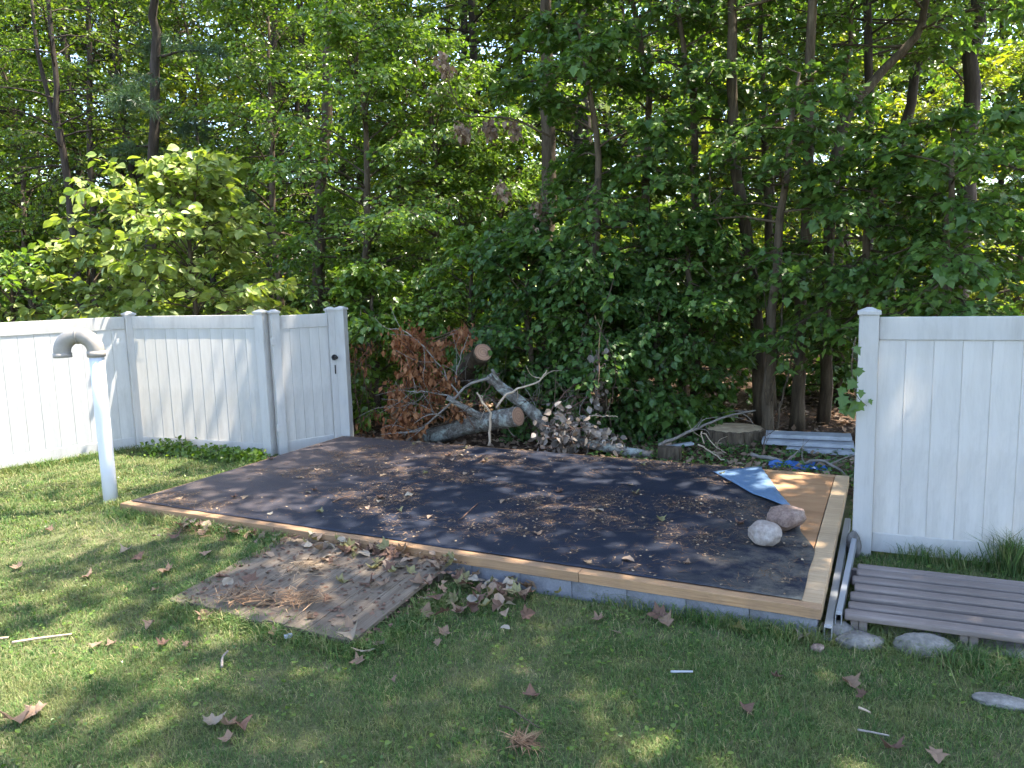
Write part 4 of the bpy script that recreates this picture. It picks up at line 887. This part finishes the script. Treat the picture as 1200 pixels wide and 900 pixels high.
# ================================================================== grass and litter
rng = np.random.default_rng(123)
def in_poly(x, y, poly):
    ins = np.zeros(len(x), bool); j = len(poly) - 1
    for i in range(len(poly)):
        xi, yi = poly[i]; xj, yj = poly[j]
        c = ((yi > y) != (yj > y)) & (x < (xj - xi) * (y - yi) / (yj - yi + 1e-12) + xi); ins ^= c; j = i
    return ins
def lawn_mask(x, y):
    lx, ly = W2L(np.stack([x, y, np.zeros_like(x)], -1))
    ok = ~((lx > .02) & (lx < PLX + .03) & (ly > .01) & (ly < PLY + .6))
    ok &= ~((lx > 2.07) & (lx < 3.66) & (ly > -1.13) & (ly < .05))
    ok &= ~in_poly(x, y, poly)
    return ok
def vnoise(x, y, s, seed=0):
    r = np.random.default_rng(seed); G = r.random((64, 64)); fx = (x * s) % 63; fy = (y * s) % 63
    i = fx.astype(int); j = fy.astype(int); a = fx - i; b = fy - j; a = a * a * (3 - 2 * a); b = b * b * (3 - 2 * b)
    return G[i, j] * (1 - a) * (1 - b) + G[i + 1, j] * a * (1 - b) + G[i, j + 1] * (1 - a) * b + G[i + 1, j + 1] * a * b
def blades(x, y, h, w, lean, rng, z0=0.0):
    n = len(x); az = rng.uniform(0, 2 * PI, n); ln = lean * rng.uniform(.3, 1.2, n); c, s = np.cos(az), np.sin(az)
    fa = az + PI / 2 + rng.normal(0, .5, n); sx, sy = np.cos(fa) * w / 2, np.sin(fa) * w / 2
    b = np.stack([x, y, z0 + bank(x, y)], -1); o = np.zeros(n)
    mid = b + np.stack([c * ln * h * .35, s * ln * h * .35, h * .6], -1); tip = b + np.stack([c * ln * h, s * ln * h, h * np.clip(1 - .25 * ln, .35, 1)], -1)
    W = np.stack([sx, sy, o], -1)
    V = np.stack([b - W, b + W, mid + W * .75, mid - W * .75, tip], 1).reshape(-1, 3); k = (np.arange(n) * 5)[:, None]
    return V, k + np.array([[0, 1, 2, 3]]), k + np.array([[3, 2, 4]])
def lawn(y0, y1, dens, h, w):
    ya = rng.uniform(y0, y1, int(dens * (y1 - y0) * (2 * (1.0 * y1 * .72 + 1.2)))); xw = y1 * .72 + 1.2
    xa = rng.uniform(-xw, xw, len(ya)); k = (np.abs(xa) < ya * .70 + .9) & lawn_mask(xa, ya); xa, ya = xa[k], ya[k]
    cl = vnoise(xa + 50, ya + 50, 1.7, 1); c2 = vnoise(xa + 50, ya + 50, 6, 2)
    keep = rng.random(len(xa)) < .45 + .55 * (cl * .6 + c2 * .6); xa, ya, cl, c2 = xa[keep], ya[keep], cl[keep], c2[keep]
    hh = h * rng.uniform(.45, 1.25, len(xa)) * (.55 + .5 * cl + .35 * c2)
    return blades(xa, ya, hh, w * rng.uniform(.6, 1.3, len(xa)), 1.1, rng)
mb = MB()
for a in ((2.5, 4.4, 14500, .034, .0034), (4.4, 6.5, 8000, .038, .0046), (6.5, 11, 3600, .046, .0068)): mb.add(*lawn(*a))
kind(tag(mb.build('grass', MAT['grass']), 'short patchy lawn grass in front of the base', 'grass'), 'stuff')
# clover and broad weeds in the lawn
n = 16000; ya = rng.uniform(2.8, 9, n) ** 1.0; xa = rng.uniform(-7.5, 4.5, n); k = lawn_mask(xa, ya) & (vnoise(xa + 50, ya + 50, 1.3, 7) > .52); xa, ya = xa[k], ya[k]; n = len(xa)
P = np.stack([xa, ya, bank(xa, ya) + rng.uniform(.012, .042, n)], -1)
kind(tag(place(T_ovate(), P, nrm(rng.normal(0, 1, (n, 3)) * [1, 1, .25]), nrm(rng.normal(0, .3, (n, 3)) + [0, 0, 1]), rng.uniform(.012, .032, n)).build('clover', MAT['leaf_small']), 'clover and small broad weeds among the lawn grass', 'weeds'), 'stuff')
def tuft(name, label, cx, cy, spread, n, h, w=.006, lean=.8, seed=0, cat='grass'):
    r = np.random.default_rng(seed); t = r.uniform(0, 1, n); x = np.interp(t, np.linspace(0, 1, len(cx)), cx) + r.normal(0, spread, n); y = np.interp(t, np.linspace(0, 1, len(cy)), cy) + r.normal(0, spread, n)
    o = MB().add(*blades(x, y, h * r.uniform(.4, 1.2, n), w * r.uniform(.6, 1.3, n), lean, r)).build(name, MAT['grass']); return kind(tag(o, label, cat), 'stuff')
fdir = np.array([math.cos(rad(-23.3)), math.sin(rad(-23.3))]); fnn = np.array([fdir[1], -fdir[0]])
q0 = RPOST[:2] + fdir * .25 + fnn * .10; q1 = RPOST[:2] + fdir * 1.9 + fnn * .10
tuft('tall_grass', 'long uncut grass along the foot of the right hand fence', [q0[0], q1[0]], [q0[1], q1[1]], .035, 900, .17, .006, .9, 1)
q = RPOST[:2] + fdir * .92 + fnn * .09; tuft('tall_grass', 'tallest clump of grass against the right hand fence', [q[0], q[0] + .1], [q[1], q[1] - .04], .05, 420, .34, .006, .7, 2)
a0, a1 = gp(1015, 745), gp(1200, 790); tuft('tall_grass', 'long pale grass under the front of the walkway', [a0[0], a1[0]], [a0[1], a1[1]], .10, 2600, .11, .0045, 1.2, 3)
a0, a1 = gp(700, 702), gp(960, 755); tuft('tall_grass', 'ragged grass along the blocks of the base', [a0[0], a1[0]], [a0[1], a1[1]], .05, 2600, .12, .005, 1.0, 4)
a0, a1 = gp(185, 528), gp(310, 540); 
n = 1500; t = rng.uniform(0, 1, n); P = np.stack([a0[0] + (a1[0] - a0[0]) * t + rng.normal(0, .12, n), a0[1] + (a1[1] - a0[1]) * t + rng.normal(-.08, .12, n), rng.uniform(.02, .17, n) * (.4 + .9 * vnoise(t * 9, t * 0 + 3, 1, 4))], -1)
o = place(T_ovate(), P, nrm(rng.normal(0, 1, (n, 3))), nrm(rng.normal(0, .5, (n, 3)) + [0, -.3, 1]), rng.uniform(.03, .07, n)).build('weeds', MAT['leaf_small']); kind(tag(o, 'leafy weeds along the foot of the fence panel by the gate', 'weeds'), 'stuff')
tuft('tall_grass', 'long grass round the foot of the vent pipe', [VP[0] - .1, VP[0] + .3], [VP[1] - .12, VP[1] - .15], .07, 500, .09, .006, 1.0, 6)
a0, a1 = gp(0, 556), gp(165, 528); tuft('tall_grass', 'uncut grass along the foot of the long left fence', [a0[0], a1[0]], [a0[1], a1[1]], .06, 1500, .11, .007, 1.0, 7)

for i, (pa, pb, nn, lb) in enumerate([(L2W(2.02, -.05), L2W(2.02, -1.2), 900, 'grass leaning over the left edge of the ramp'), (L2W(2.0, -1.21), L2W(3.72, -1.21), 1500, 'grass leaning over the near edge of the ramp'), (L2W(3.73, -1.2), L2W(3.73, -.25), 900, 'grass leaning over the right edge of the ramp'), (L2W(.0, -.05), L2W(2.0, -.05), 1600, 'ragged grass along the left half of the front board')]):
    tuft('tall_grass', lb, [pa[0], pb[0]], [pa[1], pb[1]], .06, int(nn * 1.5), .10, .006, 1.2, 20 + i)
# litter of the wood floor
n = 26000; Yf = rng.uniform(7, 24, n); Xf = rng.uniform(-.75, .75, n) * Yf; k = in_poly(Xf, Yf, poly); Xf, Yf = Xf[k], Yf[k]; n = len(Xf)
P = np.stack([Xf, Yf, rng.uniform(.012, .05, n)], -1)
o = place(T_simple(), P, nrm(rng.normal(0, 1, (n, 3)) * [1, 1, .25]), nrm(rng.normal(0, .45, (n, 3)) + [0, 0, 1]), rng.uniform(.06, .13, n)).build('leaf_litter', MAT['dry_leaf']); kind(tag(o, 'brown leaf litter on the floor of the wood', 'leaf litter'), 'stuff')
n = 3500; lx = rng.uniform(3.2, 6.6, n); ly = rng.uniform(3.4, 5.4, n); P = PO + np.outer(lx, e1) + np.outer(ly, e2) + np.stack([0 * lx, 0 * lx, rng.uniform(.01, .18, n) ** 1.5], -1)
o = place(T_ovate(), P, nrm(rng.normal(0, 1, (n, 3)) * [1, 1, .5]), nrm(rng.normal(0, .4, (n, 3)) + [0, 0, 1]), rng.uniform(.025, .06, n)).build('ground_cover', MAT['leaf_vine']); kind(tag(o, 'low green ground cover between the base and the stump', 'weeds'), 'stuff')

# needles and chips on the membrane
def deck_pts(n, seed):
    r = np.random.default_rng(seed); out = []
    while len(out) < n:
        m_ = n * 3; x = r.uniform(.1, MX1 - .02, m_); y = r.uniform(.1, MY1, m_)
        dn = vnoise(x * 1.0 + 3, y * 1.6 + 3, 1.5, 11) * .6 + vnoise(x + 3, y + 3, 5, 12) * .5
        k = (r.random(m_) < np.clip((dn - .48) * 3.2, 0.03, 1) * np.clip(1.15 - .13 * x + .12 * y, .25, 1)) & (((np.stack([x, y], -1) - A) @ fn) < -.02)
        out += list(zip(x[k], y[k]))
    return np.array(out[:n])
def on_deck(q, z): return PO + np.outer(q[:, 0], e1) + np.outer(q[:, 1], e2) + np.stack([0 * z, 0 * z, .212 + z], -1)
q = deck_pts(15000, 1); n = len(q); P = on_deck(q, rng.uniform(0, .006, n)); a = rng.uniform(0, 2 * PI, n); D = np.stack([np.cos(a), np.sin(a), rng.normal(0, .06, n)], -1)
TN = (np.array([[-.022, 0, 0], [.022, 0, 0], [.018, .5, .03], [-.018, .5, .03], [0, 1, 0]]), np.array([[0, 1, 2], [0, 2, 3], [3, 2, 4]]))
o = place(TN, P, D, np.tile([0, 0, 1.0], (n, 1)) + rng.normal(0, .2, (n, 3)), rng.uniform(.03, .085, n)).build('needle_litter', MAT['straw']); kind(tag(o, 'brown pine needles strewn over the black membrane', 'needles'), 'stuff')
q = deck_pts(2200, 2); n = len(q); P = on_deck(q, rng.uniform(0, .004, n))
o = place(T_ovate(), P, nrm(rng.normal(0, 1, (n, 3)) * [1, 1, .1]), nrm(rng.normal(0, .25, (n, 3)) + [0, 0, 1]), rng.uniform(.008, .026, n)).build('leaf_crumbs', MAT['chip']); kind(tag(o, 'crumbs of bark and leaf on the black membrane', 'leaf litter'), 'stuff')

# single fallen leaves
def T_dry(seed, lobes=True):
    r = np.random.default_rng(seed); TV, TF = T_maple() if lobes else T_ovate(); V = np.array(TV); V[:, 1] -= .45
    V[:, 2] = .6 * r.uniform(.3, 1.3) * V[:, 0] ** 2 * 2 + r.uniform(-.7, 1.0) * V[:, 1] ** 2 + r.normal(0, .04, len(V)); V[:, 2] -= V[:, 2].min(); V[:, :2] *= r.uniform(.85, 1.15, 2)
    b = bmesh.new(); vv = [b.verts.new(p) for p in V]
    for f in TF: b.faces.new([vv[i] for i in f])
    for e in [e for e in b.edges]: pass
    bmesh.ops.subdivide_edges(b, edges=b.edges[:], cuts=1, use_grid_fill=True)
    for v in b.verts: v.co.z += .07 * mnoise.noise(Vector(v.co) * 5 + Vector((seed, 0, 0)))
    m_ = bpy.data.meshes.new('fallen_leaf'); b.to_mesh(m_); b.free(); return m_
LM = {}
def fleaf(label, p, size, mat, seed, rz=None, lobes=True, group=None, tilt=.15):
    r = np.random.default_rng(seed + 500); key = (seed % 6, lobes, mat)
    if key not in LM: LM[key] = T_dry(seed % 6 + (10 if lobes else 0), lobes); LM[key].materials.append(MAT[mat])
    o = link('fallen_leaf', LM[key]); o.location = tuple(p); o.scale = (size * .86,) * 3
    o.rotation_euler = (r.normal(0, tilt), r.normal(0, tilt), r.uniform(0, 6.28) if rz is None else rz); return tag(o, label, 'leaf', group)
LAWN = [(18, 846, .15, 'dry_leaf', 'large tan leaf at the left edge of the lawn, left of its pair'), (38, 836, .15, 'dry_leaf', 'large tan leaf at the left edge of the lawn, right of its pair'),
    (252, 845, .13, 'dry_leaf_pale', 'pale leaf, left one of the cluster in the near lawn'), (270, 850, .13, 'dry_leaf', 'tan leaf in the middle of the near lawn cluster'), (284, 852, .11, 'dry_leaf_brown', 'dark curled leaf, right one of the near lawn cluster'), (268, 864, .08, 'dry_leaf', 'small lobed leaf below the near lawn cluster'),
    (147, 653, .12, 'dry_leaf_pale', 'whitish leaf beside a dark one near the vent pipe'), (164, 659, .12, 'dry_leaf_brown', 'dark curled leaf right of the whitish leaf near the pipe'), (104, 675, .12, 'dry_leaf', 'tan leaf alone in the sunny grass below the pipe'), (22, 665, .11, 'dry_leaf', 'flat brownish leaf near the left edge of the sunny grass'), (58, 628, .09, 'dry_leaf', 'small leaf left of the pipe foot'),
    (195, 674, .12, 'dry_leaf', 'tan leaf between the pipe and the ramp'), (208, 641, .13, 'dry_leaf_brown', 'brown leaf on edge left of the base corner'), (242, 659, .11, 'dry_leaf', 'curled tan leaf left of the ramp top'), (182, 692, .07, 'dry_leaf', 'small tan leaf below the leaf beside the ramp'),
    (222, 708, .12, 'dry_leaf_pale', 'pale leaf at the left end of the ramp foot'), (240, 722, .13, 'dry_leaf', 'tan leaf folded over at the lower left ramp corner'), (262, 702, .11, 'dry_leaf_pale', 'white curled leaf on the left planks of the ramp'), (176, 733, .10, 'dry_leaf', 'tan leaf in shade below the ramp corner'), (112, 756, .09, 'dry_leaf', 'left leaf of the small pair on the shaded lawn'), (130, 754, .08, 'dry_leaf', 'right leaf of the small pair on the shaded lawn'), (190, 755, .10, 'dry_leaf_brown', 'dark leaf right of the small pair'), (220, 755, .07, 'dry_leaf', 'small tan leaf right of the dark leaf'),
    (320, 742, .08, 'dry_leaf', 'leaf left of the blue-white scrap'), (412, 745, .14, 'dry_leaf_pale', 'upright whitish leaf at the ramp foot'), (425, 764, .14, 'dry_leaf_pale', 'whitish lobed leaf lying at the ramp foot'), (442, 756, .13, 'dry_leaf_pale', 'whitish leaf right of the others at the ramp foot'), (418, 776, .10, 'dry_leaf', 'tan leaf below the whitish leaves'), (460, 798, .06, 'dry_leaf', 'small tan leaf alone below the ramp'), (521, 740, .09, 'dry_leaf', 'tan leaf left of the sun fleck'), (540, 716, .14, 'dry_leaf', 'long tan leaf above the sun fleck'), (513, 753, .06, 'dry_leaf', 'tiny leaf below the tan leaf by the sun fleck'),
    (622, 813, .11, 'dry_leaf_brown', 'brown lobed leaf alone in the middle of the near lawn'), (700, 726, .11, 'dry_leaf', 'brown leaf right of the sun fleck before the blocks'), (733, 706, .10, 'dry_leaf', 'leaf leaning on the grey block'), (770, 722, .15, 'dry_leaf_brown', 'large reddish leaf leaning on the grey blocks'), (779, 729, .12, 'dry_leaf', 'tan leaf in front of the large reddish leaf'), (722, 741, .07, 'dry_leaf_pale', 'pale small leaf before the blocks'),
    (875, 831, .10, 'dry_leaf_brown', 'dark curled leaf in the right half of the near lawn'), (912, 793, .08, 'dry_leaf_brown', 'small dark leaf below the base corner'), (995, 801, .13, 'dry_leaf', 'tan leaf in the grass below the flat pale stone'), (1010, 815, .07, 'dry_leaf_brown', 'dark leaf below the tan one'), (1046, 878, .12, 'dry_leaf_brown', 'narrow brown leaf near the bottom right'), (1098, 886, .10, 'dry_leaf', 'rust leaf at the bottom edge right of the narrow one'), (610, 873, .12, 'dry_leaf', 'frayed tan leaf near the bottom middle'), (1172, 770, .07, 'dry_leaf_brown', 'curled brown leaf before the slate slab'), (940, 748, .10, 'dry_leaf_pale', 'curled pale leaf at the block under the base corner'), (833, 718, .12, 'dry_leaf_pale', 'upright greyish leaf against the blocks'), (868, 738, .12, 'green_fallen', 'greenish wilted leaf below the blocks')]
for i, (x, y, s, mt, lb) in enumerate(LAWN):
    fleaf(lb, (lambda p0: p0 + [0, 0, float(bank(p0[:1], p0[1:2])[0])])(gp(x, y, .03)) if not (2.03 < W2L(gp(x, y, .06))[0] < 3.68 and -1.19 < W2L(gp(x, y, .08))[1] < 0) else gp(x, y, .10), s, mt, i, tilt=.28)
r = np.random.default_rng(31)
for i in range(150):                                       # drift of leaves on the ramp and along its upper edge
    if i < 85: lx, ly = 2.1 + 2.2 * r.random() ** .8, -.02 - abs(r.normal(0, .16))
    elif i < 110: lx, ly = r.uniform(2.1, 3.6), -r.uniform(.05, 1.1)
    else: lx, ly = r.normal(3.9, .22), -abs(r.normal(.25, .16)) - .03
    z = .155 + .077 * ly if lx < 3.68 and ly > -1.19 else .035 + float(bank(*L2W(lx, ly)[:2].reshape(2, 1))[0])
    if i >= 110 or ly > -.25: z += r.uniform(0, .05)
    lb, gr = (('dead leaf in the drift along the top of the ramp', 'leaf drift at the ramp top') if i < 85 else ('dry leaf lying loose on the ramp planks', 'loose leaves on the ramp') if i < 110 else ('dead leaf in the heap right of the ramp', 'leaf heap right of the ramp'))
    fleaf(lb, L2W(lx, ly, z), r.uniform(.07, .14), ['dry_leaf', 'dry_leaf_brown', 'dry_leaf', 'dry_leaf_pale', 'dry_leaf_brown', 'green_fallen'][i % 6], i, lobes=i % 3 > 0, group=gr, tilt=.45)
for i in range(26):
    lx, ly = r.uniform(.9, 2.0), -abs(r.normal(.12, .10)) - .02
    fleaf('rusty leaf heaped against the left half of the front board', L2W(lx, ly, .03 + float(bank(*L2W(lx, ly)[:2].reshape(2, 1))[0]) + r.uniform(0, .04)), r.uniform(.07, .12), ['dry_leaf', 'dry_leaf', 'dry_leaf_brown'][i % 3], i, lobes=i % 2 > 0, group='leaves against the front board', tilt=.4)
q = deck_pts(62, 5)
for i, (lx, ly) in enumerate(q):
    cw = ['tan', 'brown', 'tan', 'pale', 'olive', 'dark'][i % 6]; sw = 'lobed' if i % 3 > 0 else 'oval'; xw = ['near the gate', 'left of the middle', 'right of the middle', 'near the two rocks'][min(3, int(lx / PLX * 4))]; yw = 'front' if ly < 1.2 else 'middle' if ly < 2.2 else 'back'
    fleaf(f'{cw} {sw} dry leaf on the {yw} of the black membrane {xw}', L2W(lx, ly, .214), r.uniform(.045, .11), ['dry_leaf', 'chip', 'dry_leaf', 'dry_leaf_pale', 'green_fallen', 'dry_leaf_brown'][i % 6], i, lobes=i % 3 > 0, group='leaves on the membrane', tilt=.08)
n = 750; rx = r.uniform(2.05, 3.75, n); ry = -r.uniform(0, 1, n) ** 1.4 * 1.15; P = PO + np.outer(rx, e1) + np.outer(ry, e2) + np.stack([0 * rx, 0 * rx, .152 + .077 * ry + r.uniform(0, .006, n)], -1)
o = place(T_ovate(), P, nrm(r.normal(0, 1, (n, 3)) * [1, 1, .1]), nrm(r.normal(0, .3, (n, 3)) + [0, 0, 1]), r.uniform(.01, .04, n)).build('leaf_crumbs', MAT['dry_leaf_brown']); kind(tag(o, 'broken leaf crumbs scattered over the ramp planks', 'leaf litter'), 'stuff')
# straw and needle heaps on the ramp
def heap(label, x, y, n, sp, mat, seed, z=.115, ln=.11):
    r = np.random.default_rng(seed); c = gp(x, y, z); P = c + r.normal(0, 1, (n, 3)) * [sp, sp * .8, 0] + np.stack([0 * np.arange(n), 0 * np.arange(n), r.uniform(0, .03, n)], -1)
    a = r.normal(.6, 1.3, n); o = place(TN, P, np.stack([np.cos(a), np.sin(a), r.normal(0, .15, n)], -1), np.tile([0, 0, 1.0], (n, 1)) + r.normal(0, .4, (n, 3)), ln * r.uniform(.6, 1.2, n)).build('needle_heap', MAT[mat]); kind(tag(o, label, 'needles'), 'stuff')
heap('heap of rusty pine needles low on the ramp', 348, 702, 260, .10, 'straw', 1)
heap('tuft of straw-coloured needles on the upper ramp', 362, 665, 240, .10, 'chip', 2)
heap('tuft of tan needles at the left edge of the ramp', 283, 700, 220, .10, 'straw', 3)
heap('rusty needle heap against the front board near the base corner', 236, 618, 420, .13, 'straw', 4, .12)
heap('frayed tuft of tan needles near the bottom middle of the lawn', 612, 872, 160, .025, 'straw', 5, .03, .10)
# sticks and scraps on the lawn
def stick(label, pix, r0, r1, mat, z=.035):
    P = smooth([gp(x, y, z) for x, y in pix], 10); c = P[0].copy(); c[2] = 0; o = MB().tube(P - c, np.linspace(r0, r1, 10), 7).build('stick', MAT[mat], None, True); o.location = tuple(c); tag(o, label, 'stick')
stick('pale broken stick on the lawn at the left', [(14, 753), (45, 748), (84, 743)], .009, .006, 'pale_twig')
stick('short pale stick end at the left edge of the lawn', [(0, 748), (10, 747)], .008, .007, 'pale_twig')
stick('short bent grey stick below the blue-white scrap', [(260, 781), (261, 770), (267, 763)], .008, .006, 'bare_twig')
stick('thin dark twig near the bottom middle of the lawn', [(585, 827), (600, 831), (615, 842), (632, 853)], .005, .003, 'bark_grey')
stick('white stick on the lawn before the base corner', [(786, 787), (798, 787), (812, 787)], .007, .006, 'white_board')
stick('grey twig in the grass below the tan leaf', [(1005, 855), (1022, 858), (1042, 862)], .006, .004, 'bare_twig')
stick('short whitish stick right of the dark leaf', [(1006, 829), (1014, 832), (1020, 835)], .007, .004, 'pale_twig')
stick('bare twig lying on the black membrane near the gate', [(390, 588), (402, 583), (412, 581)], .007, .004, 'bark_red', .22)
stick('thin twig on the membrane near its middle', [(540, 608), (553, 596), (560, 590)], .006, .004, 'bark_red', .22)
p = gp(338, 747, .03); plank_thing('scrap', 'small blue and white plastic scrap on the lawn before the ramp', 'scrap', p, .05, .03, .02, .5, 'white_board', .004)
rock('paper_wad', 'crumpled white paper wad on the left edge of the ramp', gp(282, 668, .06), .035, .025, .02, 77, 'white_board', .3, .1, .5)
